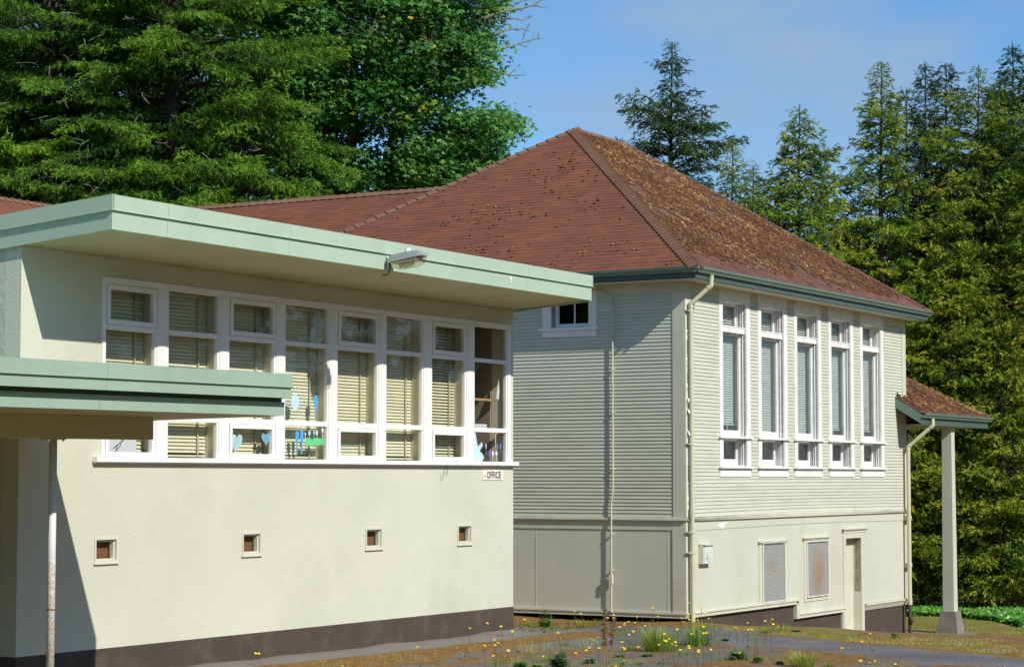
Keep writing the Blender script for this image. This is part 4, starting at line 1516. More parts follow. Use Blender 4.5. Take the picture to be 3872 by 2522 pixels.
# the 300 shingles that show largest in the photograph (nearest the near corner) are parts of their own
allt = [(('f', t), np.linalg.norm(np.mean(t[0][:4], axis=0) - e1) * .9) for t in tf] + [(('r', t), np.linalg.norm(np.mean(t[0][:4], axis=0) - e1) * 1.8) for t in tr]
allt.sort(key=lambda q: q[1])
pick = [q[0] for q in allt[:300]]
rest = [q[0] for q in allt[300:]]
tile_objects([t for k, t in pick if k == 'f'], 'shingle', 'shingle_red', roof_o)
tile_objects([t for k, t in pick if k == 'r'], 'shingle', 'shingle_mossy', roof_o)
tile_stuff([t for k, t in rest if k == 'f'], 'shingle_field', 'shingle_red', roof_o)
tile_stuff([t for k, t in rest if k == 'r'], 'shingle_field', 'shingle_mossy', roof_o)


def caps(p0, p1, na, nb, parent, expo=.150, wd=.15, name='hip_cap', seed=2, mat='shingle_cap'):
    """folded cap shingles from p0 (low) to p1 (high), lying on facets with normals na, nb"""
    p0, p1 = np.array(p0, float), np.array(p1, float)
    L_ = np.linalg.norm(p1 - p0)
    X = (p1 - p0) / L_
    ma = np.cross(na, X)
    mb_ = np.cross(nb, X)
    if ma @ nb > 0:
        ma = -ma
    if mb_ @ na > 0:
        mb_ = -mb_
    ma /= np.linalg.norm(ma)
    mb_ /= np.linalg.norm(mb_)
    up = (na + nb) / np.linalg.norm(na + nb)
    m = MB()
    ln = expo * 1.25
    P = []
    for x, lf in ((0, .042), (ln, .012)):
        P += [X * x + ma * wd + na * lf, X * x + up * (lf + .012), X * x + mb_ * wd + nb * lf]
    for x, lf in ((0, .018), (ln, .004)):
        P += [X * x + ma * wd + na * lf, X * x + up * (lf + .006), X * x + mb_ * wd + nb * lf]
    m.add(P, [(0, 1, 4, 3), (1, 2, 5, 4), (6, 7, 1, 0), (7, 8, 2, 1), (0, 3, 9, 6), (2, 8, 11, 5)])
    me = mesh_of(name, m, mat)
    r = random.Random(seed)
    s = 0
    while s < L_ - expo * .5:
        M = Matrix.Rotation(r.gauss(0, .012), 4, Vector(up)) if True else Matrix.Identity(4)
        M.translation = Vector(p0 + X * s + up * r.uniform(-.002, .003))
        shared(name, me, parent, M)
        s += expo


def nrm(a, b, c):
    n = np.cross(np.array(b) - np.array(a), np.array(c) - np.array(a))
    n /= np.linalg.norm(n)
    return n if n[2] > 0 else -n


nF, nR, nL, nB = nrm(e0, e1, apex), nrm(e1, e2, apex2), nrm(e3, e0, apex), nrm(e2, e3, apex2)
caps(e1, apex, nF, nR, roof_o, seed=3)
caps(e0, apex, nL, nF, roof_o, seed=4, expo=.245)
caps(apex2, apex, nR, nL, roof_o, name='ridge_cap', seed=5)
caps(e2, apex2, nR, nB, roof_o, seed=6, expo=.20, mat='shingle_mossy')

# eaves: soffit, fascia, gutter on the two visible sides and plain soffit elsewhere
so = MB()
fs = .40
c1 = WC - fs * (RD + LD)
c2 = c1 + RD * (WR + 2 * fs)
c0_ = c1 + LD * (2 * tL - .1)
so.prism([c1[:2], c2[:2], (c2 + LD * (fs + .2))[:2], (c1 + LD * (fs + .2) + RD * .0)[:2]], SOF + .001, SOF + .015)
so.prism([(c1 + LD * (fs + .2))[:2], (c1 + LD * (fs + .2) + RD * (fs + .2))[:2], (c0_ + RD * (fs + .2))[:2], c0_[:2]], SOF + .001, SOF + .015)
so.build('soffit', 'siding_wall', school)
m = MB()
m.box(FCR, -fs - .02, WR + fs + .02, fs, fs + .022, 3.612, ez - .025)
m.box(FCR, -fs - .03, WR + fs + .03, fs - .005, fs + .034, 3.598, 3.612)
m.build('fascia_board', 'green_shaded', school)
m = MB()
m.box(FCL, -fs - .02, 11.0, fs, fs + .022, 3.612, ez - .025)
m.build('fascia_board', 'green_shaded', school)
ge = Fr(FCR.P(WR + fs, 0, 0) * np.array([1, 1, 0]), LD, RD)
MB().box(ge, -fs, 11, 0, .022, 3.612, ez - .025).build('fascia_board', 'green_shaded', school)
GP = [(0, .0), (.045, 0), (.062, .018), (.066, .040), (.088, .062), (.100, .068), (.104, .098), (.092, .104), (.086, .098), (.086, .078), (.05, .03), (.0, .02)]


def gutter(fr, u0, u1, v0, z0, name='gutter', prof=GP, par=None):
    mb = MB()
    mb.extrude(prof, fr.P(u0, v0, z0), fr.P(u1, v0, z0), fr.V)
    mb.extrude([(0.084, .094), (.106, .094), (.108, .108), (.084, .108)], fr.P(u0, v0, z0), fr.P(u1, v0, z0), fr.V)
    return mb.build(name, 'green_metal', par or school)


gv = fs + .024
gutter(FCR, -gv - .105, WR + gv + .11, gv, 3.70)
gutter(FCL, -gv - .105, 11.0, gv, 3.70)


# ------------------------------------------------------------------ wings behind
def wing(name, label, rl, rr, zr, half, face, cut, seed, tiles_rng, exp=.133):
    """gable wing: ridge from rl to rr (plan), eaves at half each side; face is the outward direction of the seen side"""
    root = empty(name, (rl[0], rl[1], -2.6), label, 'building')
    rl, rr = np.array([*rl[:2], zr]), np.array([*rr[:2], zr])
    zl = zr - half * math.tan(math.radians(33.4))
    fa, fb = rl + face * half, rr + face * half
    ba, bb = rl - face * half, rr - face * half
    for p in (fa, fb, ba, bb):
        p[2] = zl
    mb = MB()
    sheet(mb, (fa, fb, rr, rl))
    sheet(mb, (ba, bb, rr, rl))
    ro = mb.build('roof', 'shingle_cap', root)
    t, X, Y, n = facet_tiles(fa, fb, rl, rr, seed=seed)
    t = [q for q in t if tiles_rng(np.mean(q[0][:4], axis=0))]
    tile_stuff(t, 'shingle_field', 'shingle_red', ro)
    nf = nrm(fa, fb, rr)
    nb2 = nrm(ba, bb, rr)
    caps(rl, rr, nf, nb2, ro, expo=.235, wd=.16, name='ridge_cap', seed=seed)
    ov = .45
    w4 = [(p - face * ov if k < 2 else p + face * ov)[:2] for k, p in enumerate((fa, fb, bb, ba))]
    MB().prism(w4, -3.2, zl + .1).build('walls', 'siding_wall', root)
    return root


Q0 = np.array([-1.457, 48.0, 0])
wing('middle_wing', 'long low wing with straight red shingle ridge beyond the hipped block', Q0 + LD * 17.5, Q0 - RD * 0 - LD * 1.7, 6.5, 4.1, -RD, None, 31,
     lambda c: project(c)[0] < 1760 and project(c)[1] < 1000 and project(c)[0] > 500)
Q1 = np.array([-10.88, 48.0, 0])
wing('near_wing', 'wing with red shingle roof and its ridge showing past the flat roof edge', Q1 - RD * 14, Q1 + RD * 4.6, 6.16, 3.7, -LD, None, 32,
     lambda c: project(c)[0] < 330 and project(c)[1] < 900 and project(c)[0] > -60)

# ------------------------------------------------------------------ moss on the roof slopes
sc = Scatter()
tv = np.array([[0, 0, .55], [.5, 0, .15], [.15, .5, .2], [-.45, .3, .12], [-.4, -.35, .15], [.2, -.5, .18], [.0, 0, -.2]])
tfc = np.array([[0, 1, 2], [0, 2, 3], [0, 3, 4], [0, 4, 5], [0, 5, 1], [6, 2, 1], [6, 5, 4]])


def vnoise(p, s, seed):
    """cheap smooth value noise on 2-d points"""
    g = np.random.default_rng(seed).random((64, 64))
    q = p * s
    i = np.floor(q).astype(int)
    f = q - i
    f = f * f * (3 - 2 * f)
    a = g[i[:, 0] % 64, i[:, 1] % 64]
    b = g[(i[:, 0] + 1) % 64, i[:, 1] % 64]
    c = g[i[:, 0] % 64, (i[:, 1] + 1) % 64]
    d = g[(i[:, 0] + 1) % 64, (i[:, 1] + 1) % 64]
    return (a * (1 - f[:, 0]) + b * f[:, 0]) * (1 - f[:, 1]) + (c * (1 - f[:, 0]) + d * f[:, 0]) * f[:, 1]


def moss_on(ea, eb, ta, tb, count, thr, smin, smax, seed, expo=.133, lift=.012, rowsnap=.65, yb=0.0):
    g = np.random.default_rng(seed)
    X = (eb - ea) / np.linalg.norm(eb - ea)
    n = nrm(ea, eb, ta)
    Y = np.cross(n, X)
    if Y[2] < 0:
        Y = -Y
    H = float((ta - ea) @ Y)
    W_ = np.linalg.norm(eb - ea)
    K = count * 4
    x, y = g.random(K) * W_, g.random(K) * H
    snap = g.random(K) < rowsnap
    y = np.where(snap, np.round(y / expo) * expo - .01, y)
    f = y / H
    l = (ta - ea) @ X * f
    r_ = W_ + (tb - eb) @ X * f
    den = .55 * vnoise(np.stack([x, y], 1), 1.1, seed) + .45 * vnoise(np.stack([x, y], 1), 4.5, seed + 1)
    dn = np.clip((f - .0) / .12, .15, 1) if yb else np.ones(K)
    ok = (x > l + .12) & (x < r_ - .1) & (y > 0.02) & (den * dn + g.normal(0, .09, K) > thr)
    idx = np.where(ok)[0][:count]
    x, y = x[idx], y[idx]
    k = len(idx)
    pos = ea + np.outer(x, X) + np.outer(y, Y) + n * lift
    s_ = smin + (smax - smin) * g.random(k) ** 3
    a = g.random(k) * 6.28
    xx = np.outer(np.cos(a), X) + np.outer(np.sin(a), Y)
    R_ = rots(xx, n)
    R_[:, :, 2] *= g.uniform(.5, 1.1, k)[:, None]
    t = np.clip(.42 * vnoise(np.stack([x, y], 1), .9, seed + 5) + .38 * g.random(k) ** 1.3 + .15 * (s_ > .75 * smax), 0, 1)
    sc.put(tv, tfc, np.array([.06, 0, 0, 0, 0, 0, -.1]), pos, R_, s_, t)


moss_on(e1, e2, apex, apex2, 15000, .38, .03, .105, 41, yb=1)
moss_on(e1, e0, apex, apex, 1100, .60, .025, .085, 42, rowsnap=.8)
sc.build('roof_moss', 'moss', origin=tuple(apex), kind='stuff')['label'] = 'orange and olive moss tufts growing over the school roof slopes'

# ------------------------------------------------------------------ downspouts, conduit


def ds_pipe(name, label, pts, r, mat, extra=None):
    root = empty(name, pts[-1], label, 'downspout', 'downspouts on the school wall')
    for j in range(len(pts) - 1):
        MB().tube([pts[j], pts[j + 1]], r, 14).build('pipe', mat if not isinstance(mat, list) else mat[min(j, len(mat) - 1)], root)
        if 0 < j:
            d = (np.array(pts[j]) - np.array(pts[j - 1]))
            d /= np.linalg.norm(d)
            d2 = (np.array(pts[j + 1]) - np.array(pts[j]))
            d2 /= np.linalg.norm(d2)
            MB().tube([np.array(pts[j]) - d * .07, np.array(pts[j]), np.array(pts[j]) + d2 * .07], r * 1.18, 14).build('elbow', 'pipe_cream', root)
    return root


def crpix(px, py, v):
    p = on_plane(px, py, WC - LD * v, LD)
    return float((p - WC) @ RD), float(p[2])


ua, za = crpix(2691, 1043, .46)
ub, zb_ = crpix(2612, 1150, .10)
p0, p1, p2 = FCR.P(ua, .46, 3.70), FCR.P(ua, .44, 3.50), FCR.P(ub, .10, zb_)
d1 = ds_pipe('downspout', 'cream downspout with an angled offset at the near corner of the clapboard wall', [p0, p1, p2, FCR.P(ub + .02, .10, -2.66)], .043, 'pipe_cream')
for zz in (-1.005, -1.38, .60, zb_ - .12):
    MB().tube([FCR.P(ub + .01, .10, zz - .02), FCR.P(ub + .01, .10, zz + .02)], .05, 14).box(FCR, ub - .10, ub + .02, .03, .10, zz - .012, zz + .012).build('strap', 'pipe_cream', d1)
# conduit on the side wall
cl = lambda px, py, v: (lambda p: (float((p - WC) @ LD), float(p[2])))(on_plane(px, py, WC - RD * v, RD))
u1_, z1_ = cl(2316, 1200, .06)
u2_, z2_ = cl(2317, 1860, .06)
u3_, z3_ = cl(2311, 1905, .06)
u4_, z4_ = cl(2312, 2330, .06)
con = empty('conduit', FCL.P(u1_, .06, -2.56), 'thin cream conduit bent down the shaded clapboard side wall', 'conduit')
pts = [FCL.P(3.6, .06, 3.50), FCL.P(u1_ + .36, .06, 3.50), FCL.P(u1_ + .2, .06, 3.47), FCL.P(u1_ + .07, .06, 3.39), FCL.P(u1_ + .01, .06, 3.25), FCL.P(u1_, .06, 3.1), FCL.P((u1_ + u2_) / 2, .06, 1.2), FCL.P(u2_, .06, z2_), FCL.P(u3_, .06, z3_), FCL.P(u4_, .06, -2.50)]
MB().tube(pts, .0165, 10).build('tube', 'pipe_cream', con)
for zz in (2.0, 1.2, .15, -1.05, -1.72):
    uu = u2_ if zz > -.4 else u3_
    MB().tube([FCL.P(uu, .06, zz - .015), FCL.P(uu, .06, zz + .015)], .023, 10).box(FCL, uu - .035, uu, .01, .06, zz - .01, zz + .01).build('clip', 'pipe_cream', con)
MB().box(FCL, u3_ - .03, u3_ + .035, .035, .10, -1.98, -1.80).build('fitting', 'pipe_cream', con)

# ------------------------------------------------------------------ porch on the far side
ur, zr_ = crpix(3387, 1497, .03)
best = None
for v in np.arange(.2, 3.5, .01):
    q = FCR.P(ur, v, 0)
    d = project(np.array([q[0], q[1], 1.2]))
    if best is None or abs(d[0] - 3493) < best[0]:
        best = (abs(d[0] - 3493), v)
vg = best[1]
dd = ray(3493, 1563)
q = FCR.P(ur, vg, 0)
zg = float(dd[2] * q[1] / dd[1])
ug = min(np.arange(ur + 1, ur + 9, .01), key=lambda u: abs(project(FCR.P(u, vg, zg))[0] - 3747))
PEDESTAL = None
porch = empty('porch', FCR.P(13.3, vg - .5, -3.6), 'far porch with mossy shingle roof on one tapered cream pillar', 'porch')
slope = (zr_ - zg) / vg
# roof plane rises away from the gutter; a hip closes its outer end
rt = -2.2
pa = FCR.P(ur, vg - .03, zg + .02)
pb = FCR.P(ug - .03, vg - .03, zg + .02)
zt_ = zg + slope * (vg - rt)
pc1 = FCR.P(ur, rt, zt_)
pd1 = FCR.P(ug - (vg - rt) * .98, rt, zt_)
mb = MB()
sheet(mb, (pa, pb, pd1, pc1) if True else None, .03)
pe = FCR.P(ug - .03, rt * 2 - vg, zg)
sheet(mb, (pb, pe, pd1), .03)
pr_o = mb.build('roof', 'shingle_mossy', porch)
tp, *_ = facet_tiles(pa, pb, pc1, pd1, seed=9, jit=.01)
tp = [t for t in tp if not ((lambda c: (float((c - WC) @ RD) < WR + .03) and (float((c - WC) @ -LD) < .04))(np.mean(t[0][:4], axis=0)))]
tile_objects(tp[:300], 'shingle', 'shingle_mossy', pr_o)
if tp[300:]:
    tile_stuff(tp[300:], 'shingle_field', 'shingle_mossy', pr_o)
sc = Scatter()
moss_on(pa, pb, pc1, pd1, 1500, .40, .04, .15, 55)
sc.build('porch_moss', 'moss', origin=tuple(pa), kind='stuff')['label'] = 'orange moss cushions on the porch roof'
caps(pb, pd1, nrm(pa, pb, pd1), nrm(pb, pe, pd1), pr_o, seed=12, mat='shingle_mossy', wd=.12)
# rake board facing the viewer, fascia, gutter
m = MB()
m.add([FCR.P(ur, .03, zr_ - .02), FCR.P(ur, vg - .05, zg - .02), FCR.P(ur, vg - .05, zg - .235), FCR.P(ur, .03, zr_ - .27),
       FCR.P(ur + .03, .03, zr_ - .02), FCR.P(ur + .03, vg - .05, zg - .02), FCR.P(ur + .03, vg - .05, zg - .235), FCR.P(ur + .03, .03, zr_ - .27)],
      [(0, 1, 2, 3), (7, 6, 5, 4), (0, 4, 5, 1), (1, 5, 6, 2), (2, 6, 7, 3)])
m.build('rake_board', 'green_metal', porch)
MB().box(FCR, ur + .03, ug - .10, vg - .07, vg - .045, zg - .235, zg - .02).box(FCR, ur + .03, ug - .10, vg - .05, vg - .03, zg - .25, zg - .235).build('fascia_board', 'green_shaded', porch)
MB().box(Fr(FCR.P(ug - .1, vg - .07, 0) * np.array([1, 1, 0]), LD, RD), 0, 4, -.02, 0, zg - .235, zg - .02).build('fascia_board', 'green_shaded', porch)
MB().prism([FCR.P(WR, vg - .07, 0)[:2], FCR.P(ug - .12, vg - .07, 0)[:2], FCR.P(ug - .12, rt * 2 - vg + .3, 0)[:2], FCR.P(WR, rt * 2 - vg + .3, 0)[:2]], zg - .24, zg - .22).build('porch_ceiling', 'beam_paint', porch)
gutter(FCR, ur - .02, ug, vg - .035, zg - .10, par=porch)
# pillar on a battered concrete base
pu = min(np.arange(ur, ug, .005), key=lambda u: abs(project(FCR.P(u, vg - .3, -1))[0] - 3589))
pv = vg - .30
pc = FCR.P(float(pu), pv, 0)
gz = float(ground_z(pc[0], pc[1]))
hw0, hw1 = .135, .115
base_h = (lambda: float(-(1803 - 2308) * 0))()
zbt = float((ray(3590, 2310) * (pc[1] / ray(3590, 2310)[1]))[2])
zbb = float((ray(3590, 2388) * (pc[1] / ray(3590, 2388)[1]))[2])


def frust(fr, c, h0, h1, z0, z1, mb):
    P = []
    for h, z in ((h0, z0), (h1, z1)):
        for su, sv_ in ((-1, -1), (1, -1), (1, 1), (-1, 1)):
            P.append(np.array([c[0], c[1], z]) + fr.U * su * h + fr.V * sv_ * h)
    return mb.add(P, [(0, 1, 2, 3), (7, 6, 5, 4), (0, 1, 5, 4), (1, 2, 6, 5), (2, 3, 7, 6), (3, 0, 4, 7)])


frust(FCR, pc, hw0, hw1, zbt, zg - .24, MB()).build('pillar', 'siding_wall', porch)
frust(FCR, pc, .30, .185, zbb - .35, zbt, MB()).build('pillar_base', 'concrete', porch)
MB().prism([FCR.P(WR + .02, vg + .2, 0)[:2], FCR.P(float(pu) + .6, vg + .25, 0)[:2], FCR.P(float(pu) + .6, -3, 0)[:2], FCR.P(WR + .02, -3, 0)[:2]], zbb - .4, zbb - .03).build('porch_slab', 'concrete', porch)
# its downspout, cream above and brown below
ua, za = None, None
q1_ = FCR.P(min(np.arange(ur, ug, .005), key=lambda u: abs(project(FCR.P(u, vg + .01, zg - .1))[0] - 3526)), vg + .01, zg - .1)
q2_ = q1_ - ZD * .16
ub2 = min(np.arange(WR - .2, WR + 1.2, .005), key=lambda u: abs(project(FCR.P(u, .14, .5))[0] - 3431))
dz = ray(3430, 1690)
q3_ = FCR.P(float(ub2), .14, 0)
q3_[2] = dz[2] * q3_[1] / dz[1]
q4_ = q3_.copy()
q4_[2] = -2.82
q5_ = q4_.copy()
q5_[2] = zbb
d2 = ds_pipe('downspout', 'porch downspout slanting to the far wall corner, brown at its foot', [q1_, q2_, q3_, q4_, q5_], .045, ['pipe_cream', 'pipe_cream', 'pipe_cream', 'brown_base'])
MB().tube([FCR.P(WR + .05, .06, 1.0), FCR.P(WR + .05, .06, zbb + .2)], .014, 8).build('thin_pipe', 'pipe_cream', d2)
for zz in (-.93, -2.0):
    MB().tube([np.array([q4_[0], q4_[1], zz - .02]), np.array([q4_[0], q4_[1], zz + .02])], .052, 12).box(FCR, WR - .03, float(ub2), .02, .14, zz - .05, zz + .05).build('strap', 'pipe_cream', d2)
MB().tube([np.array([q4_[0], q4_[1], -3.2]), q4_ * np.array([1, 1, 0]) + FCR.V * .03 + ZD * (-3.32)], .055, 10).build('foot_valve', 'sign_black', d2)
print('porch', ur, zr_, vg, zg, ug, pu, 'base', zbt, zbb, gz)
# ================================================================== ground
def vground(x, y):
    r = (x - WA[0]) * RD[0] + (y - WA[1]) * RD[1]
    return np.interp(r, [-45, -32, -16, 0, 5.26, 7.4, 10.3, 12.9, 16.8, 24, 60, 200],
                     [-1.4, -1.6, -2.40, -2.47, -2.65, -2.88, -3.12, -3.36, -3.63, -3.72, -3.8, -3.8])


def vhit(px, py, above=0.0):
    px, py = np.asarray(px, float), np.asarray(py, float)
    above = np.broadcast_to(above, px.shape)
    d = np.stack([(px - CX_) / F_, CP - (CY_ - py) / F_ * SP, SP + (CY_ - py) / F_ * CP], -1)
    lo, hi = np.full(px.shape, 15.0), np.full(px.shape, 120.0)
    for _ in range(36):
        m = (lo + hi) / 2
        p = d * (m / d[:, 1])[:, None]
        g = p[:, 2] - above > vground(p[:, 0], p[:, 1])
        lo = np.where(g, m, lo)
        hi = np.where(g, hi, m)
    return d * (lo / d[:, 1])[:, None]


xs = np.concatenate([[-700, -300, -120, -60, -35, -24], np.arange(-16, 18, .16), [24, 35, 60, 120, 300, 700]])
ys = np.concatenate([[-200, -60, -20, 0, 10, 17], np.arange(22, 66, .16), [72, 85, 120, 200, 400, 900]])
GX, GY = np.meshgrid(xs, ys)
gx, gy = GX.ravel(), GY.ravel()
gz_ = vground(gx, gy)
near = (gx > -16) & (gx < 18) & (gy > 22) & (gy < 66)
bmp = (vnoise(np.stack([gx, gy], 1) + 100, .9, 3) - .5) * .05 + (vnoise(np.stack([gx, gy], 1) + 100, 3.1, 4) - .5) * .02
gz_ = gz_ + np.where(near, bmp, 0)
G = np.stack([gx, gy, gz_], -1)
with np.errstate(all='ignore'):
    GPX = project(G)
ppx, ppy = GPX[:, 0], GPX[:, 1]
rel = G[:, :2] - WA[:2]
gu = rel @ RD[:2]
gv_ = rel @ -LD[:2]
up_e = np.interp(ppx, [1950, 2300, 2650, 2850, 3300, 3872], [2402, 2366, 2370, 2396, 2440, 2492])
lo_e = np.interp(ppx, [1950, 2300, 2600, 2850, 3300, 3872], [2432, 2446, 2432, 2432, 2478, 2535])
inside = np.clip((ppy - up_e) / 14 + .5, 0, 1) * np.clip((lo_e - ppy) / 16 + .5, 0, 1) * (ppx > 1900)
moss = np.where(ppy > lo_e, .47, .54)
moss = moss - inside * .30
moss = np.where((ppx < 1950) & (ppy > 2400), .46, moss)
streak = vnoise(np.stack([gu * .35 + 50, gv_ * 1.5 + 50], 1), 1.0, 9)
moss = moss + (streak - .5) * .22
moss = np.where((gv_ > .8) & (gv_ < 1.9) & (gu < 1), np.maximum(moss, .54), moss)
conc = np.clip((.95 - gv_) / .15, 0, 1) * np.clip((1.7 - gu) / .8, 0, 1) * (gv_ > -1)
moss = np.where(conc > .5, .30, moss)
grass = np.zeros_like(moss)
grass = np.where((ppx > 2600) & (ppy < up_e - 4), .40 + .1 * streak, grass)
grass = np.where((ppx > 3380) & (ppy < up_e - 30), .50, grass)
grass = np.where((ppx > 3150) & (ppy > 2396) & (ppy < up_e), .34 + .14 * (streak - .5), grass)
grass = np.where(~near | (gy > 54), .62, grass)
moss = np.where((ppx > 3300) & (ppy < up_e - 6), .52, moss)
conc = np.where((ppx > 3250) & (ppx < 3560) & (ppy > 2385) & (ppy < 2402), .8, conc)
grass = np.where(conc > .6, grass * .6, grass)
nx, ny = len(xs), len(ys)
idx = np.arange(nx * ny).reshape(ny, nx)
quads = np.stack([idx[:-1, :-1].ravel(), idx[:-1, 1:].ravel(), idx[1:, 1:].ravel(), idx[1:, :-1].ravel()], -1)
me = bpy.data.meshes.new('ground')
me.vertices.add(len(G))
me.vertices.foreach_set('co', G.astype(np.float32).ravel())
me.loops.add(quads.size)
me.loops.foreach_set('vertex_index', quads.astype(np.int32).ravel())
me.polygons.add(len(quads))
me.polygons.foreach_set('loop_start', np.arange(0, quads.size, 4, dtype=np.int32))
me.polygons.foreach_set('loop_total', np.full(len(quads), 4, dtype=np.int32))
ca = me.attributes.new('zone', 'FLOAT_COLOR', 'POINT')
ca.data.foreach_set('color', np.clip(np.stack([moss, grass, conc, np.ones_like(moss)], -1), 0, 1).astype(np.float32).ravel())
me.update(calc_edges=True)
me.shade_smooth()
me.materials.append(MATS['yard'])
g_o = bpy.data.objects.new('ground', me)
COL.objects.link(g_o)
g_o['kind'] = 'structure'
g_o['label'] = 'worn asphalt yard with moss, sloping down to grass by the porch'

# ------------------------------------------------------------------ small plants
def blade_tpl(bend=.35, w=.03, seg=3):
    V, F, T = [], [], []
    for i in range(seg + 1):
        t = i / seg
        ww = w * (1 - t) ** .7
        if i == seg:
            V.append((bend * t * t, 0, t * (1 - .15 * bend * t)))
            T.append(.12)
        else:
            V += [(bend * t * t, -ww, t * (1 - .15 * bend * t)), (bend * t * t, ww, t * (1 - .15 * bend * t))]
            T += [-.12 + .2 * t] * 2
    for i in range(seg - 1):
        a = i * 2
        F += [(a, a + 1, a + 3), (a, a + 3, a + 2)]
    a = (seg - 1) * 2
    F.append((a, a + 1, a + 2))
    return np.array(V), np.array(F), np.array(T)


B1, B2_, B3 = blade_tpl(.25, .022), blade_tpl(.6, .03), blade_tpl(.15, .010)
LEAFB = (np.array([[0, 0, 0], [.35, -.13, .10], [.35, .13, .10], [.75, -.10, .10], [.75, .10, .10], [1, 0, .0]], float),
         np.array([[0, 1, 2], [1, 3, 4], [1, 4, 2], [3, 5, 4]]), np.array([-.1, 0, 0, .05, .05, .1]))


def zrot(a, tilt):
    """rotation about z by a after leaning by tilt towards +x"""
    ca_, sa, ct, st = np.cos(a), np.sin(a), np.cos(tilt), np.sin(tilt)
    R_ = np.zeros((len(a), 3, 3))
    R_[:, 0, 0], R_[:, 0, 1], R_[:, 0, 2] = ca_ * ct, -sa, ca_ * st
    R_[:, 1, 0], R_[:, 1, 1], R_[:, 1, 2] = sa * ct, ca_, sa * st
    R_[:, 2, 0], R_[:, 2, 2] = -st, ct
    return R_


def blades(scat, tpl, c, n, rad, h, tint, tsp=.2, lean=.35, sq=1.0):
    a = NR.random(n) * 6.283
    r = rad * np.sqrt(NR.random(n))
    pos = np.stack([c[0] + r * np.cos(a), c[1] + r * np.sin(a) * sq, np.full(n, c[2] - .01)], -1)
    pos[:, 2] = vground(pos[:, 0], pos[:, 1]) - .01
    tl = lean * (r / max(rad, .01)) * NR.uniform(.5, 1.4, n)
    scat.put(*tpl, pos, zrot(a + NR.normal(0, .5, n), tl), h * NR.uniform(.5, 1.05, n), tint + NR.normal(0, tsp, n))


def rosette(scat, c, n, ln, tint, rise=.5):
    a = NR.random(n) * 6.283
    pos = np.repeat(np.array(c)[None], n, 0) + np.array([0, 0, .01])
    scat.put(*LEAFB, pos, zrot(a, -NR.uniform(.05, rise + .1, n)), ln * NR.uniform(.55, 1.1, n), tint + NR.normal(0, .15, n))


M1 = 1 / 8100.0


def clump(px, py, hpx, wpx, tint, label, n=90, tpl=None, lean=.5, tsp=.15, name='grass_clump', mat='grass_blade', cat='grass clump', stalks=0):
    c = vhit([px], [py])[0]
    s_ = c[1] * M1
    sc_ = Scatter()
    blades(sc_, tpl or B1, c, n, wpx * s_ * .38, hpx * s_, tint, tsp, lean)
    if stalks:
        blades(sc_, B3, c, stalks, wpx * s_ * .25, hpx * s_ * 1.5, .95, .05, .5)
    o = sc_.build(name, mat, origin=c)
    return tag(o, label, cat, 'grass clumps growing through the asphalt' if name == 'grass_clump' else 'leafy weeds in the yard')


def weed(px, py, hpx, wpx, tint, label, n=40, name='leafy_weed', cat='weed'):
    c = vhit([px], [py])[0]
    s_ = c[1] * M1
    sc_ = Scatter()
    rosette(sc_, c, n, wpx * s_ * .5, tint)
    k = max(4, n // 5)
    for j in range(k):
        a = RS.uniform(0, 6.28)
        r = RS.uniform(0, .3) * wpx * s_
        top = RS.uniform(.4, 1.0) * hpx * s_
        b = np.array([c[0] + r * math.cos(a), c[1] + r * math.sin(a), c[2]])
        for q_ in range(7):
            zz = top * (q_ + 1) / 7
            rosette(sc_, b + np.array([RS.uniform(-.02, .02), RS.uniform(-.02, .02), zz - .02]), 4, .065, tint + .05 * RS.random(), .2)
    o = sc_.build(name, 'weed_leaf', origin=c)
    return tag(o, label, cat, 'leafy weeds in the yard')


clump(2787, 2372, 96, 84, .5, 'tall bright grass clump with seed stalks against the window wall base', 230, lean=.35)
clump(2490, 2462, 120, 120, .62, 'large feathery yellow-green grass clump in the asphalt, midway to the corner', 700, B3, .6)
clump(2640, 2440, 90, 110, .38, 'dense dark grass clump in front of the corner downspout', 200)
clump(2622, 2432, 130, 50, .8, 'dry brown grass stalks behind the dark clump by the downspout', 60, B3, .3)
clump(2965, 2388, 42, 84, .72, 'tan grass clump below the stepped skirting', 130)
clump(2893, 2397, 40, 54, .34, 'low green clump beneath the taller screen', 110)
clump(2920, 2382, 24, 60, .5, 'short grass fringe along the brown foundation', 70)
clump(3035, 2520, 78, 100, .74, 'yellow dry grass clump at the bottom edge of the yard', 260, B1, .5)
clump(3130, 2524, 34, 70, .3, 'small green tuft beside the yellow dry clump', 110)
clump(2700, 2360, 40, 90, .45, 'ragged grass at the foot of the window wall near the downspout', 140)
clump(2740, 2352, 46, 60, .55, 'lighter grass between the downspout and the tall clump', 80)
clump(2200, 2362, 32, 80, .60, 'pale grass fringe along the dark gap of the side wall', 120)
clump(2255, 2356, 26, 60, .5, 'short green fringe near the conduit foot', 80)
clump(2003, 2367, 36, 60, .45, 'grass tuft just past the stucco corner', 100)
clump(3395, 2412, 24, 54, .36, 'green tuft near the porch downspout foot', 90)
clump(3345, 2418, 15, 44, .5, 'low tuft between asphalt and basement door', 50)
clump(3500, 2423, 15, 50, .5, 'low tuft in the orange moss before the porch slab', 50)
clump(3250, 2402, 20, 34, .55, 'small grass tuft beside the basement doorstep', 50)
clump(3150, 2394, 18, 60, .5, 'grass fringe left of the basement doorstep', 70)
clump(3700, 2440, 20, 80, .5, 'short grass in the moss beyond the pillar base', 90)
clump(3560, 2398, 18, 60, .5, 'grass round the foot of the concrete pillar base', 70)
clump(2560, 2482, 24, 70, .45, 'low grass line in an asphalt crack', 90)
clump(1790, 2470, 70, 60, .85, 'thin dry grass stalks near the stucco block', 26, B3, .35)
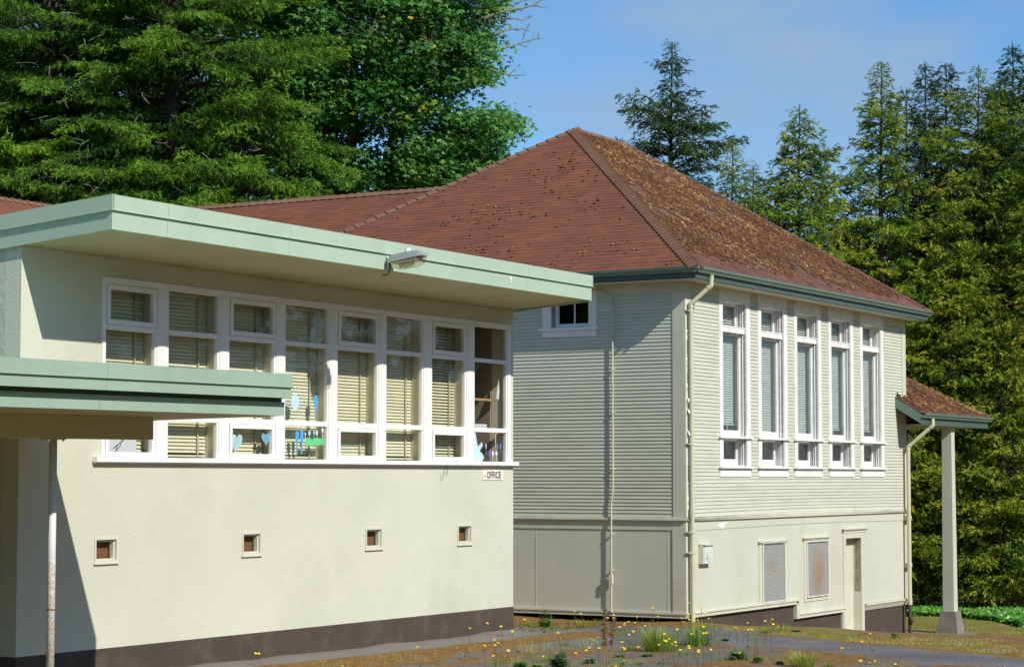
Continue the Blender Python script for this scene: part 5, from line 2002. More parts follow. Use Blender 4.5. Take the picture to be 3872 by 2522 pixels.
clump(2010, 2470, 74, 110, .88, 'wispy tan grass over the mossy asphalt', 60, B3, .4)
clump(2230, 2450, 60, 120, .86, 'wispy dry stalks around the dock plant', 50, B3, .4)
weed(2063, 2374, 84, 84, .35, 'bushy dark green weed at the meeting of stucco and clapboard walls', 90)
weed(2437, 2354, 30, 54, .25, 'small dark rosette weed in the gap under the side wall', 40)
weed(2112, 2524, 60, 110, .28, 'large dark green plantain clump at the bottom edge', 150)
weed(1965, 2530, 34, 84, .45, 'low leafy weed at the bottom edge near the stucco block', 70)
weed(2030, 2528, 14, 60, .5, 'small flat weed between two bottom edge clumps', 40)
weed(2740, 2424, 10, 44, .35, 'flat rosette weed on the open asphalt', 40)
weed(2450, 2486, 14, 60, .4, 'flat leafy weed under the feathery clump', 50)
weed(2790, 2492, 12, 110, .35, 'low dark leafy mat along the asphalt crack', 80)
weed(2865, 2500, 12, 60, .3, 'small leafy weed at the end of the asphalt crack', 50)
weed(2340, 2488, 14, 60, .5, 'leafy weed beside the dock plant foot', 50)
weed(2230, 2508, 18, 70, .5, 'low weeds left of the red dock stem', 60)
weed(2950, 2512, 16, 46, .4, 'small weed left of the yellow dry clump', 40)
weed(3010, 2392, 12, 50, .3, 'dark weeds along the lower brown foundation', 40)
weed(3385, 2408, 16, 40, .3, 'round dark weed before the far foundation', 40)

rw = random.Random(99)
NEARTO = ['beside the feathery grass', 'near the dock plant', 'under the stepped foundation', 'on the mossy asphalt', 'below the corner downspout', 'by the bottom edge', 'close to the window wall', 'on the clean asphalt edge']
PTS = [(2400, 2452, 20, 60, 7), (2560, 2452, 26, 56, 0), (2590, 2476, 22, 80, 0), (2680, 2486, 18, 90, 5), (2850, 2418, 22, 50, 2), (2130, 2440, 30, 70, 3), (2060, 2496, 34, 80, 5), (1880, 2506, 30, 70, 5), (2350, 2500, 26, 100, 1), (2420, 2512, 30, 90, 5), (3080, 2404, 22, 60, 6), (2660, 2378, 30, 50, 4)]
for k, (px_, py_, h_, w_, wh) in enumerate(PTS):
    clump(px_, py_, h_ * 1.3, w_, rw.uniform(.35, .75), ['small', 'ragged', 'thin', 'short', 'bright', 'spiky', 'low', 'loose', 'dull', 'yellowish', 'fine', 'bent'][k] + ' grass patch ' + NEARTO[wh], 90, lean=.8)

# dock plant: red stems, rusty seed heads, big leaves
c = vhit([2290], [2545])[0]
s_ = c[1] * M1
dk = empty('dock_plant', c, 'tall red-stemmed dock plant with rusty seed heads and ragged leaves', 'plant')
for dx, top, ln in ((-8, 190, .02), (6, 240, -.03), (14, 205, .06)):
    p_ = [c + np.array([dx * s_, 0, -.03]), c + np.array([dx * s_ + ln * .4, 0, top * s_ * .5]), c + np.array([dx * s_ + ln, 0, top * s_])]
    MB().tube(p_, [.009, .007, .003], 6).build('stem', 'dock_red', dk)
sc_ = Scatter()
for dx, top, ln, h0 in ((-8, 190, .02, .55), (6, 240, -.03, .42), (14, 205, .06, .5)):
    n = 260
    f = NR.uniform(h0, 1.0, n)
    pos = c + np.stack([dx * s_ + ln * f + NR.normal(0, .022, n) * (1.1 - f * .5), NR.normal(0, .022, n), top * s_ * f], -1)
    sc_.put(tv, tfc, np.zeros(7), pos, rots(NR.normal(0, 1, (n, 3)), ZD), NR.uniform(.010, .020, n), NR.uniform(.5, .95, n))
sc_.build('seed_heads', 'moss', dk, kind='stuff')
for (x0, z0, a, ln, t) in ((2278, 2440, 2.8, .26, .9), (2316, 2420, .4, .34, .8), (2300, 2470, 2.9, .12, .8), (2310, 2530, .2, .34, .9), (2280, 2520, .3, .22, .3), (2290, 2395, 2.2, .15, .7), (2300, 2405, .7, .16, .6)):
    sc_ = Scatter()
    p_ = at_depth(x0, z0, c[1])
    sc_.put(LEAFB[0] * np.array([1, 1.5, 1]), LEAFB[1], LEAFB[2], [p_], zrot(np.array([a]), np.array([-.35])), [ln], [t])
    sc_.build('leaf', 'weed_leaf', dk)

# yellow flowers, each on its own stem
FL_A = [(1148, 1237), (1363, 1226), (1440, 1259), (1317, 1320), (1248, 1360), (1320, 1354), (1342, 1340), (1310, 1430), (785, 1368), (1412, 1395), (1526, 1178), (1757, 1270), (265, 1498), (1880, 1412), (1748, 1410), (1655, 1433), (1952, 1393), (1972, 1376), (2042, 1376), (1267, 1204)]
FL_B = [(643, 147), (706, 170), (1352, 118), (1397, 197), (1211, 197), (1002, 210), (1000, 178), (945, 208), (1133, 243), (1100, 258), (1095, 272), (1055, 290), (1192, 250), (1283, 278), (1138, 357), (1178, 332), (1612, 210), (1668, 192), (1680, 222), (1628, 243), (1680, 75), (1792, 120), (1828, 167), (1856, 212), (1753, 229), (1808, 288), (1573, 312), (1458, 352), (1702, 352), (1808, 345), (1835, 342), (1075, 426), (1083, 475), (1100, 487), (1220, 470), (1408, 450), (1455, 413), (1470, 415), (1500, 398), (1525, 445), (1555, 427), (1557, 455), (1600, 498), (1683, 482), (1678, 462), (1765, 498), (1760, 512), (1873, 492), (2136, 523), (2207, 250), (2212, 313), (2243, 314), (2357, 305), (2363, 235), (1020, 637), (1095, 590), (50, 505), (500, 342), (2098, 296), (198, 222)]
FL_C = [(52, 227), (58, 272), (876, 434), (695, 494), (868, 611), (1000, 614), (952, 629), (1187, 643), (953, 358)]
FL_D = [(567, 1293), (2000, 1287), (2025, 1287)]
heads = [(1150 + x / 1.8308, 1700 + y / 1.8308) for x, y in FL_A] + [(1900 + x / 2.38, 2250 + y / 2.38) for x, y in FL_B] + [(2900 + x / 2.4486, 2250 + y / 2.4486) for x, y in FL_C] + [(x / 2.0696, 1850 + y / 2.0696) for x, y in FL_D]
hm = MB()
hm.tube([(0, 0, 0), (0, 0, .006), (0, 0, .012)], [.007, .018, .019], 11)
head_me = mesh_of('flower_head', hm, 'petal')
hm2 = MB()
hm2.tube([(0, 0, 0), (0, 0, .006), (0, 0, .012)], [.008, .020, .021], 9)
head_me2 = mesh_of('flower_head', hm2, 'petal_orange')


def flower_place0(px, py):
    if px < 400:
        return 'lone yellow flower in the deep shade below the canopy'
    if px < 1050:
        return 'yellow flower standing before the brown base band' if px > 800 else 'yellow flower by the stucco wall foot'
    if px < 1700:
        return 'yellow flower on a thin stem at the brown base band'
    if px < 2130:
        return 'yellow flower on mossy asphalt by the stucco corner' if py > 2380 else 'yellow flower near the stucco corner and bushy weed'
    if px < 2520:
        return 'yellow flower below the shaded side wall' if py < 2400 else 'yellow flower between dock plant and feathery grass'
    if px < 2760:
        return 'yellow flower at the foot of the corner downspout' if py < 2380 else 'yellow flower beside the dark grass clump'
    if py < 2400:
        return 'yellow flower beside the brown stepped foundation'
    return 'yellow flower low on the open mossy asphalt'


ORD = ['first', 'second', 'third', 'fourth', 'fifth', 'sixth', 'seventh', 'eighth', 'ninth', 'tenth', 'eleventh', 'twelfth', 'thirteenth', 'fourteenth', 'fifteenth', 'sixteenth', 'seventeenth', 'eighteenth', 'nineteenth', 'twentieth']
_by = {}
for hx_, hy_ in sorted(heads):
    _by.setdefault(flower_place0(hx_, hy_), []).append((hx_, hy_))


def flower_place(px, py):
    b_ = flower_place0(px, py)
    l_ = _by[b_]
    if len(l_) < 2:
        return b_
    return b_ + ', ' + ORD[l_.index((px, py))] + ' from the stucco'


fb_pts = []
for k, (hx, hy) in enumerate(heads):
    for h in (RS.uniform(.22, .42), .5, .6, .15, .1):
        if hy > 2470:
            h = min(h, .16)
        b = vhit([hx + RS.uniform(-10, 10)], [hy], h)[0]
        r_ = b[:2] - WC[:2]
        behind_cl = (r_ @ RD[:2] > -.35 and r_ @ LD[:2] > 0) or (r_ @ -LD[:2] < .15 and r_ @ RD[:2] > 0)
        behind_a = (b[:2] - WA[:2]) @ -LD[:2] < .12 and (b[:2] - WA[:2]) @ RD[:2] < .05
        if not (behind_cl or behind_a):
            break
    top = at_depth(hx, hy, b[1])
    gzb = float(ground_z(b[0], b[1]))
    base = np.array([b[0] + RS.uniform(-.06, .06), b[1], gzb])
    orange = k in (len(FL_A) + len(FL_B) + 2, len(FL_A) + len(FL_B) + 3)
    root = empty('flower', base, (('orange flower in the moss %s the basement door' % ('below' if hx > 3200 else 'nearer the steps than')) if orange else flower_place(hx, hy)), 'flower', 'yellow flowers scattered over the yard')
    mid = (base + top) / 2 + np.array([RS.uniform(-.03, .03), 0, 0])
    MB().tube([base - ZD * .02, mid, top], [.0035, .003, .0025], 4, cap=False).build('stem', 'twig' if RS.random() < .5 else 'cut_stem', root) if 'cut_stem' in MATS else MB().tube([base - ZD * .02, mid, top], [.0035, .003, .0025], 4, cap=False).build('stem', 'twig', root)
    n = Vector((RS.uniform(-.3, .45), RS.uniform(-.75, -.2), 1)).normalized()
    Mh = n.to_track_quat('Z', 'Y').to_matrix().to_4x4() @ Matrix.Scale(RS.uniform(.8, 1.15), 4)
    Mh.translation = Vector(top)
    shared('flower_head', head_me2 if orange else head_me, root, Mh)
    fb_pts.append(base)
# stems with spent buds, rosettes of the flower plants: uncountable
sc_ = Scatter()
for b in fb_pts:
    if RS.random() < .7:
        rosette(sc_, b, 6, .09, .45, .3)
bb = []
for k in range(160):
    px = RS.choice([RS.uniform(1950, 2150), RS.uniform(2280, 2900), RS.uniform(2550, 2760)])
    b = vhit([px], [RS.uniform(2372, 2510)])[0]
    bb.append(b)
bb = np.array(bb)
sc_.put(*B3, bb, zrot(NR.random(len(bb)) * 6.28, NR.uniform(0, .2, len(bb))), NR.uniform(.15, .42, len(bb)), np.full(len(bb), .6))
sc_.build('low_weeds', 'weed_leaf', origin=(2, 36, -2.6), kind='stuff')['label'] = 'thin stalks and small leaves among the yellow flowers'


def scatter_px(n, poly, seed):
    g = np.random.default_rng(seed)
    poly = np.array(poly, float)
    mn, mxx = poly.min(0), poly.max(0)
    out = []
    while len(out) < n:
        q_ = mn + g.random((n * 2, 2)) * (mxx - mn)
        inside_ = np.zeros(len(q_), bool)
        j = len(poly) - 1
        for i in range(len(poly)):
            xi, yi = poly[i]
            xj, yj = poly[j]
            c_ = ((yi > q_[:, 1]) != (yj > q_[:, 1])) & (q_[:, 0] < (xj - xi) * (q_[:, 1] - yi) / (yj - yi + 1e-9) + xi)
            inside_ ^= c_
            j = i
        out += list(q_[inside_])
    o = np.array(out[:n])
    return vhit(o[:, 0], o[:, 1])


def grass_area(name, n, poly, h, tint, tsp, label, seed, tpl=B1):
    P = scatter_px(n, poly, seed)
    cl_ = vnoise(P[:, :2] + 50, 1.6, seed)
    keep = cl_ + NR.normal(0, .12, n) > .42
    P, cl_ = P[keep], cl_[keep]
    n = len(P)
    s2 = Scatter()
    s2.put(*tpl, P - ZD * .005, zrot(NR.random(n) * 6.28, NR.uniform(0, .6, n)), h * NR.uniform(.4, 1.2, n) * (.5 + cl_), tint + (cl_ - .5) * .5 + NR.normal(0, tsp, n))
    o = s2.build(name, 'grass_blade', origin=P[0], kind='stuff')
    o['label'] = label


grass_area('grass', 14000, [(3450, 2325), (3872, 2345), (3872, 2420), (3600, 2405), (3450, 2392)], .05, .55, .2, 'short patchy grass behind the porch pillar', 61, blade_tpl(.3, .05))
grass_area('grass', 9000, [(3200, 2402), (3872, 2400), (3872, 2485), (3500, 2450), (3200, 2425)], .035, .8, .2, 'sparse dry grass in the orange moss', 62, blade_tpl(.3, .06))
grass_area('grass', 5000, [(2700, 2372), (3150, 2392), (3300, 2412), (3300, 2432), (2850, 2398), (2650, 2375)], .06, .7, .2, 'thin dry grass between wall and asphalt', 63)
grass_area('grass', 3000, [(1950, 2365), (2590, 2350), (2590, 2368), (1950, 2385)], .05, .75, .25, 'thin grass and dead stalks along the side wall', 64)
grass_area('grass', 9000, [(1200, 2500), (1900, 2440), (2300, 2440), (2900, 2470), (3300, 2500), (3872, 2522), (1100, 2522)], .05, .62, .25, 'patchy weeds and moss grass over the near mossy asphalt', 66)
grass_area('grass', 3500, [(1900, 2500), (2500, 2478), (2950, 2490), (3250, 2522), (1900, 2526)], .045, .5, .2, 'low weeds and grass at the bottom edge of the yard', 65)

# pebbles and flakes
P = scatter_px(260, [(1250, 2480), (1950, 2390), (2300, 2370), (3000, 2400), (3872, 2440), (3872, 2522), (1000, 2522)], 71)
s2 = Scatter()
s2.put(tv, tfc, np.zeros(7), P, zrot(NR.random(len(P)) * 6.28, np.zeros(len(P))), NR.uniform(.006, .020, len(P)), NR.random(len(P)))
o = s2.build('pebbles', 'pebble', origin=P[0], kind='stuff')
o['label'] = 'scattered pale pebbles and paint flakes on the asphalt'
P = scatter_px(1500, [(1945, 2385), (1950, 2362), (2590, 2350), (2600, 2362), (2300, 2368), (2050, 2395)], 72)
s2 = Scatter()
s2.put(LEAFB[0], LEAFB[1], LEAFB[2], P + ZD * .01, zrot(NR.random(len(P)) * 6.28, NR.uniform(-.5, .3, len(P))), NR.uniform(.03, .07, len(P)), NR.uniform(0, .5, len(P)))
o = s2.build('leaf_litter', 'moss', origin=P[0], kind='stuff')
o['label'] = 'rusty leaf litter along the foot of the side wall'
# ivy band at the forest edge
P = scatter_px(20000, [(3440, 2312), (3600, 2308), (3872, 2318), (3872, 2372), (3740, 2348), (3600, 2334), (3440, 2332)], 73)
n = len(P)
P[:, 2] += NR.random(n) * .15
IV = (np.array([[0, 0, 0], [.3, -.42, .05], [.75, -.30, .02], [1, 0, -.1], [.75, .30, .02], [.3, .42, .05]], float), np.array([[0, 1, 2], [0, 2, 3], [0, 3, 4], [0, 4, 5]]), np.array([0, 0, 0, .08, 0, 0]))
s2 = Scatter()
s2.put(*IV, P, rots(NR.normal(0, 1, (n, 3)) * np.array([1, 1, .5]), np.array([.3, -.5, .8])), NR.uniform(.05, .11, n), NR.random(n))
o = s2.build('ivy', 'ivy_leaf', origin=P[0], kind='stuff')
o['label'] = 'glossy bright ivy creeping along the foot of the cedars'
# ================================================================== trees
SILH = np.array([(-400, 830), (0, 812), (419, 740), (740, 795), (1690, 722), (2171, 505), (2365, 565), (3503, 1180), (3415, 1215), (3415, 2600), (-400, 2600)], float)


def in_poly(px, py, poly):
    ins = np.zeros(px.shape, bool)
    j = len(poly) - 1
    for i in range(len(poly)):
        xi, yi = poly[i]
        xj, yj = poly[j]
        c_ = ((yi > py) != (yj > py)) & (px < (xj - xi) * (py - yi) / (yj - yi + 1e-9) + xi)
        ins ^= c_
        j = i
    return ins


def kites(defs):
    """defs: (x, y, z, dx, dy, dz, width, tint) thin kites"""
    V, F, T = [], [], []
    for x, y, z, dx, dy, dz, w_, t in defs:
        d = np.array([dx, dy, dz])
        s_ = np.cross(d, [0, 0, 1.0])
        s_ /= np.linalg.norm(s_) + 1e-9
        s_ = s_ + np.array([0, 0, .35])
        p = np.array([x, y, z])
        b = len(V)
        V += [p + d * .12 - s_ * w_, p + d, p + d * .12 + s_ * w_]
        F += [(b, b + 1, b + 2)]
        T += [t - .12, t + .16, t - .12]
    return np.array(V), np.array(F), np.array(T)


def spray_tpl(n=6, side=.42, w_=.055, droop=.25, ang=.8):
    D = []
    for k in range(n):
        x = .08 + .8 * k / n
        for s_ in (-1, 1):
            l = side * (1 - .55 * k / n)
            D.append((x, 0, -droop * x * x, l * math.cos(ang), s_ * l * math.sin(ang), -droop * l * (.8 + x), w_, .0))
    D.append((.72, 0, -droop * .52, .3, 0, -droop * .5, w_ * 1.1, .1))
    D.append((0, 0, 0, .75, 0, -droop * .5, w_ * .5, -.2))
    return kites(D)


def tuft_tpl(n, spread, down, w_, seed, var=.14):
    """a loose tuft: short tapering twiglets leaving a bent stem at all angles"""
    r = np.random.default_rng(seed)
    V, F, T = [], [], []
    for k in range(n):
        x = .05 + .75 * k / n
        p = np.array([x, 0, -down * x * x])
        d = np.array([1.0, r.normal(0, spread), r.normal(0, spread * .7) - down * .8])
        d = d / np.linalg.norm(d) * (.42 * (1 - .35 * x) * r.uniform(.7, 1.3))
        s_ = np.cross(d, r.normal(0, 1, 3))
        s_ = s_ / (np.linalg.norm(s_) + 1e-9) * w_
        b = len(V)
        V += [p - s_, p + d, p + s_]
        F.append((b, b + 1, b + 2))
        t = r.normal(0, var)
        T += [t - .15, t + .15, t - .15]
    return np.array(V), np.array(F), np.array(T)


SPR = [tuft_tpl(13, .85, .45, .052, q) for q in (1, 2, 3, 4)]
FIR = [tuft_tpl(11, .85, .10, .055, q) for q in (5, 6, 7)]
CED = [tuft_tpl(13, .75, .30, .050, q) for q in (8, 9, 10, 11)]


def keep_mask(pos, ax, frac_back=.22, out=.12, hid=.05, rng=NR):
    P = project(pos)
    px, py = P[:, 0], P[:, 1]
    inframe = (px > -130) & (px < 4000) & (py > -150) & (py < 2600)
    hidden = in_poly(px, py, SILH)
    r = pos[:, :2] - ax
    back = (r @ (-ax / np.linalg.norm(ax))) < -.25 * np.linalg.norm(r, axis=1)
    p = np.where(inframe, 1.0, out)
    p = np.where(hidden, hid, p)
    p = np.where(back, p * frac_back, p)
    k = rng.random(len(pos)) < p
    sc_ = np.where(inframe & ~hidden, 1.0, 1.9)
    return k, sc_


def conifer(name, px, Y, prof, label, mat, tpl, seed, whorl=.34, per=6, spray=.34, ds=.17, lift=.15, droop=.35, tint=.5, tsp=.16,
            hang=.55, lean=0.0, group=None, t0=.18, bark='bark', dens=1.0, rough_=.85, curl=.0, tk=.022, twigs=0, ztop=None, zbot=None):
    """prof: list of (photo row, radius m) from the tip down; converted to heights at depth Y"""
    g = np.random.default_rng(seed)
    k = Y / 8100.0 * 1.0
    x = (px - CX_) * k
    ax = np.array([x, Y])
    gz0 = float(vground(np.array([x]), np.array([Y]))[0])
    zz = np.array([(1803 - q[0]) * k for q in prof])[::-1]
    rr = np.array([q[1] for q in prof])[::-1]
    zt = zz[-1]
    base = np.array([x, Y, gz0])
    root = empty(name, base, label, 'tree', group)
    tr = []
    for i in range(9):
        f = i / 8
        tr.append(base + ZD * ((zt - gz0) * f - .2 * (i == 0)) + np.array([lean * f * f * (zt - gz0) + .05 * math.sin(7 * f), 0, 0]))
    trunk_r = tk * (zt - gz0) * .62
    MB().tube(tr, [max(.012, trunk_r * (1 - .97 * i / 8)) for i in range(9)], 10).build('trunk', bark, root, smooth=True)
    sc_ = Scatter()
    br = MB()
    z = max(zz[0], gz0 + .4)
    wi = 0
    while z < zt - .05:
        r0 = float(np.interp(z, zz, rr))
        f = (z - gz0) / (zt - gz0)
        c0 = np.array([x + lean * f * f * (zt - gz0), Y, z])
        for j in range(per):
            a = wi * 2.4 + j * 2 * math.pi / per + g.normal(0, .3)
            cn = float(vnoise(np.array([[a * 1.1 % 6.28 + 7, z * 1.3 + 40]]), 1.0, seed)[0])
            l = r0 * g.uniform(.6, 1.1) * (.62 + rough_ * cn)
            if l < .08:
                l = .1
            if g.random() < .10:
                l *= .55
            zz0 = z + g.uniform(-1.2, 1.2) * whorl * min(1, r0)
            d = np.array([math.cos(a), math.sin(a), 0])
            e_ = np.array([-d[1], d[0], 0])
            up_ = lift + .35 * f * f + g.normal(0, .2)
            tip = c0 + d * l + ZD * (zz0 - z + up_ * l - droop * l)
            tp = project(tip)
            vis = -200 < tp[0] < 4050 and -200 < tp[1] < 2600
            hid_ = bool(in_poly(np.array([tp[0]]), np.array([tp[1]]), SILH)[0])
            bt_ = g.normal(0, .13)
            n2 = max(3, int(l / (.16 if vis else .3)))
            t = t0 + (1 - t0) * (np.arange(n2) + g.random(n2) * .7) / n2
            side_ = np.where(np.arange(n2) % 2 == 0, 1, -1)
            l2 = (.42 * l * (1.05 - t) + .10 + spray * .3) * g.uniform(.7, 1.2, n2)
            p0 = c0[None] + np.outer(l * t, d) + np.outer(up_ * l * t - droop * l * t * t + curl * l * t ** 4 + (zz0 - z), ZD)
            dir2 = (d[None] * .75 + e_[None] * (side_ * .75)[:, None])
            dir2[:, 2] += -.18
            dir2 /= np.linalg.norm(dir2, axis=1, keepdims=True)
            n3 = max(1, int(l2.mean() / ds) + 1)
            s3 = (np.arange(n3) + .35) / n3
            pos = (p0[:, None] + dir2[:, None] * (l2[:, None, None] * s3[None, :, None])).reshape(-1, 3)
            dd_ = np.repeat(dir2, n3, 0)
            # along the main axis too
            m_ = max(2, int(l / ds))
            tm = t0 + (1 - t0) * (np.arange(m_) + .5) / m_
            pm_ = c0[None] + np.outer(l * tm, d) + np.outer(up_ * l * tm - droop * l * tm * tm + curl * l * tm ** 4 + (zz0 - z), ZD)
            pos = np.concatenate([pos, pm_])
            dd_ = np.concatenate([dd_, np.repeat(d[None], m_, 0)])
            tt = np.concatenate([np.repeat(t, n3) + .15 * np.tile(s3, n2), tm])
            K = len(pos)
            pos = pos + g.normal(0, .035, (K, 3))
            dd_ = dd_ + g.normal(0, .33, (K, 3)) - ZD * hang * g.uniform(.2, 1.3, (K, 1))
            kk, scl = keep_mask(pos, ax, rng=g)
            kk &= g.random(K) < dens
            if kk.any():
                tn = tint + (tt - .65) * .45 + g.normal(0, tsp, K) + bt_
                pk, dk_, sk_, tk_ = pos[kk], dd_[kk], (spray * min(1, .38 + r0 / .75) * g.uniform(.7, 1.3, K) * scl)[kk], tn[kk]
                nv = len(tpl)
                for vi in range(nv):
                    sl2 = slice(vi, None, nv)
                    if len(pk[sl2]):
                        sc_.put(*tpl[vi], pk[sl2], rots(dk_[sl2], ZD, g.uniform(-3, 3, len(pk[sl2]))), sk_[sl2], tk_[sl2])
            if vis and not hid_ and l > .3:
                pts_ = [c0 + d * l * q_ + ZD * (zz0 - z + up_ * l * q_ - droop * l * q_ * q_) for q_ in (0, .35, .7, .95)]
                br.tube(pts_, [.008 + .012 * l, .006 + .008 * l, .008, .003], 4, cap=False)
        z += whorl * (1 - .35 * f) * g.uniform(.85, 1.15)
        wi += 1
    # leader
    K = 7
    pos = np.array([zt - .02 - .07 * i for i in range(K)])
    pos = np.stack([np.full(K, x + lean * (zt - gz0)), np.full(K, Y), pos], -1)
    dr = np.stack([g.normal(0, .35, K), g.normal(0, .35, K), np.full(K, 1.0)], -1)
    sc_.put(*tpl[0], pos, rots(dr, np.array([0, 1.0, 0])), np.linspace(.07, .16, K), np.full(K, tint))
    sc_.build('crown', mat, root)
    if twigs:
        tw = MB()
        for _ in range(twigs):
            a = g.uniform(-2.6, -.5)
            zt_w = g.uniform((1803 - 760) * k, (1803 + 50) * k)
            rt_w = float(np.interp(zt_w, zz, rr)) * g.uniform(.6, .95)
            p = np.array([x + math.cos(a) * rt_w, Y + math.sin(a) * rt_w, zt_w])
            d = np.array([g.normal(0, 1), g.normal(0, .5), -abs(g.normal(.3, .8))])
            d *= g.uniform(.25, .7) / np.linalg.norm(d)
            tw.tube([p, p + d * .5 + g.normal(0, .03, 3), p + d], [.010, .008, .004], 4, cap=False)
            for q_ in range(3):
                b_ = p + d * g.uniform(.2, .9)
                tw.tube([b_, b_ + g.normal(0, .12, 3) - ZD * .06], [.006, .003], 3, cap=False)
        tw.build('dead_twigs', 'lichen', root)['kind'] = 'stuff'
    if br.v:
        br.build('branches', bark, root)
    return root


CG, SG, FG = 'cedars in the row beyond the school', 'dark spruces behind the long wing', 'dark firs behind the cedars'
# left mass of spruces
conifer('spruce_tree', 170, 60, [(-2300, .1), (-900, 2.6), (0, 4.2), (500, 5.0), (900, 5.3), (1500, 5)], 'tall dense spruce with bright drooping tips over the flat roof peak', 'spruce_needles', SPR, 101, twigs=46, group=SG, tint=.50, lift=.30, droop=.50, spray=.25, ds=.125, hang=.55, whorl=.38, per=7, tsp=.2, curl=.12)
conifer('spruce_tree', 640, 58.5, [(-1500, .1), (-800, 1.6), (-200, 2.3), (150, 3.2), (420, 3.9), (800, 4.0), (1500, 4)], 'broad spruce with light green hanging boughs reaching past the maple', 'spruce_needles', SPR, 102, twigs=40, group=SG, tint=.56, lift=.28, droop=.48, spray=.25, ds=.125, hang=.55, whorl=.38, per=7, tsp=.2, curl=.12)
conifer('spruce_tree', 930, 57, [(330, .1), (420, 1.0), (520, 1.6), (620, 1.9), (760, 2.0), (1100, 2)], 'small spruce with pale fresh tips just above the long roof ridge', 'spruce_needles', SPR, 103, group=SG, tint=.66, lift=.2, droop=.35, spray=.24, ds=.13, hang=.8, whorl=.28, per=7)
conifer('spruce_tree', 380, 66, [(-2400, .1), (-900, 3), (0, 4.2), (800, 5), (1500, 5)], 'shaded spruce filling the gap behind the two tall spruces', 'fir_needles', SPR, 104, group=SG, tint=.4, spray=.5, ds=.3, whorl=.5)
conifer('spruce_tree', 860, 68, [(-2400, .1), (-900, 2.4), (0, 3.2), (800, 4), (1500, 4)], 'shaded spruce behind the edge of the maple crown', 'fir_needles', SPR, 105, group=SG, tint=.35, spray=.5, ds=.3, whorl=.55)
conifer('spruce_tree', -250, 62, [(-2400, .1), (-900, 3), (0, 4.2), (800, 5), (1500, 5)], 'tall spruce at the outer edge beyond the near wing roof', 'spruce_needles', SPR, 106, group=SG, tint=.5, spray=.4, whorl=.45)

# spruce standing above the roof slope
conifer('spruce_tree', 2545, 62, [(145, .03), (230, .14), (240, .62), (262, .35), (300, .14), (345, .40), (400, .42), (425, .5), (440, 1.25), (500, 1.15), (560, 1.35), (640, 1.3), (760, 1.45), (900, 1.5), (1400, 1.6)],
        'solitary dark spruce with a bare thin top above the mossy roof slope', 'fir_needles', FIR, 120, whorl=.19, per=7, spray=.22, ds=.12, tint=.66, lift=.28, droop=.22, hang=.35, tsp=.2)

# cedar row
cp = dict(mat='cedar_scales', tpl=CED, spray=.24, ds=.125, hang=.25, droop=.62, lift=.45, whorl=.27, per=6, tsp=.2, rough_=1.1, curl=.30)


def cedar(px, Y, prof, label, seed, **k):
    q = dict(cp)
    q.update(k)
    conifer('cedar_tree', px, Y, prof, label, q.pop('mat'), q.pop('tpl'), seed, group=CG, **q)


cedar(2775, 58, [(510, .03), (560, .12), (640, .32), (760, .5), (900, .7), (1300, .9)], 'slim young cedar right beside the dark spruce, thin pointed top', 201, spray=.2, whorl=.16, per=5, tint=.62)
cedar(2852, 57, [(620, .03), (700, .2), (800, .32), (950, .5), (1300, .6)], 'smallest young cedar, second from the dark spruce', 202, spray=.2, whorl=.16, per=5, tint=.5)
cedar(2935, 60, [(690, .05), (740, .3), (850, .6), (1000, .8), (1400, .9)], 'low bushy cedar filling the dip beyond the roof slope', 203, tint=.42)
cedar(3030, 58, [(385, .03), (450, .18), (500, .30), (560, .62), (660, .72), (760, .95), (900, 1.0), (1050, 1.25), (1400, 1.5), (2300, 1.6)], 'twin-tipped yellow-green cedar standing alone against the sky', 204, tint=.56, spray=.24, whorl=.2)
cedar(3160, 62, [(640, .05), (720, .4), (850, .8), (1000, 1.1), (1500, 1.4)], 'shorter cedar tucked between the two pointed cedars', 205, tint=.38)
cedar(3345, 61, [(222, .03), (300, .22), (400, .42), (470, .5), (540, .6), (660, .8), (780, .95), (950, 1.15), (1200, 1.45), (1600, 1.7), (2300, 1.7)], 'tall narrow cedar with a bare spire tip left of the dark firs', 206, tint=.60, spray=.25, whorl=.21)
cedar(3715, 61.5, [(235, .03), (320, .22), (400, .5), (480, .85), (600, 1.15), (800, 1.45), (1100, 1.7), (1600, 1.9), (2300, 2.0)], 'broad tall cedar with thin whip at its top, behind the porch', 207, tint=.60)
cedar(3815, 63, [(285, .03), (340, .3), (420, .55), (560, .9), (800, 1.3), (1200, 1.7), (2300, 2.0)], 'cedar with pale bare trunk showing high in its crown', 208, tint=.58, bark='bark_pale')
cedar(3590, 60.5, [(760, .05), (850, .4), (1000, .8), (1300, 1.15), (1700, 1.4), (2100, 1.3), (2320, 1.1)], 'shorter bright cedar just behind the porch roof', 209, tint=.62)
cedar(3790, 59.8, [(1180, .05), (1300, .5), (1500, .9), (1800, 1.2), (2280, 1.3)], 'low bright cedar to the side of the porch pillar', 210, tint=.66)
cedar(3470, 60.5, [(1180, .05), (1350, .5), (1600, .9), (1900, 1.05), (2290, 1.0)], 'low cedar seen between school wall and porch pillar', 211, tint=.50)
cedar(4050, 60.5, [(100, .05), (400, 1.0), (900, 1.7), (1600, 2.2), (2300, 2.2)], 'cedar at the end of the row past the porch', 212, tint=.58)
cedar(3640, 59.6, [(1750, .05), (1850, .5), (2050, .8), (2280, .8)], 'knee-high cedar thicket behind the pillar', 213, tint=.6)

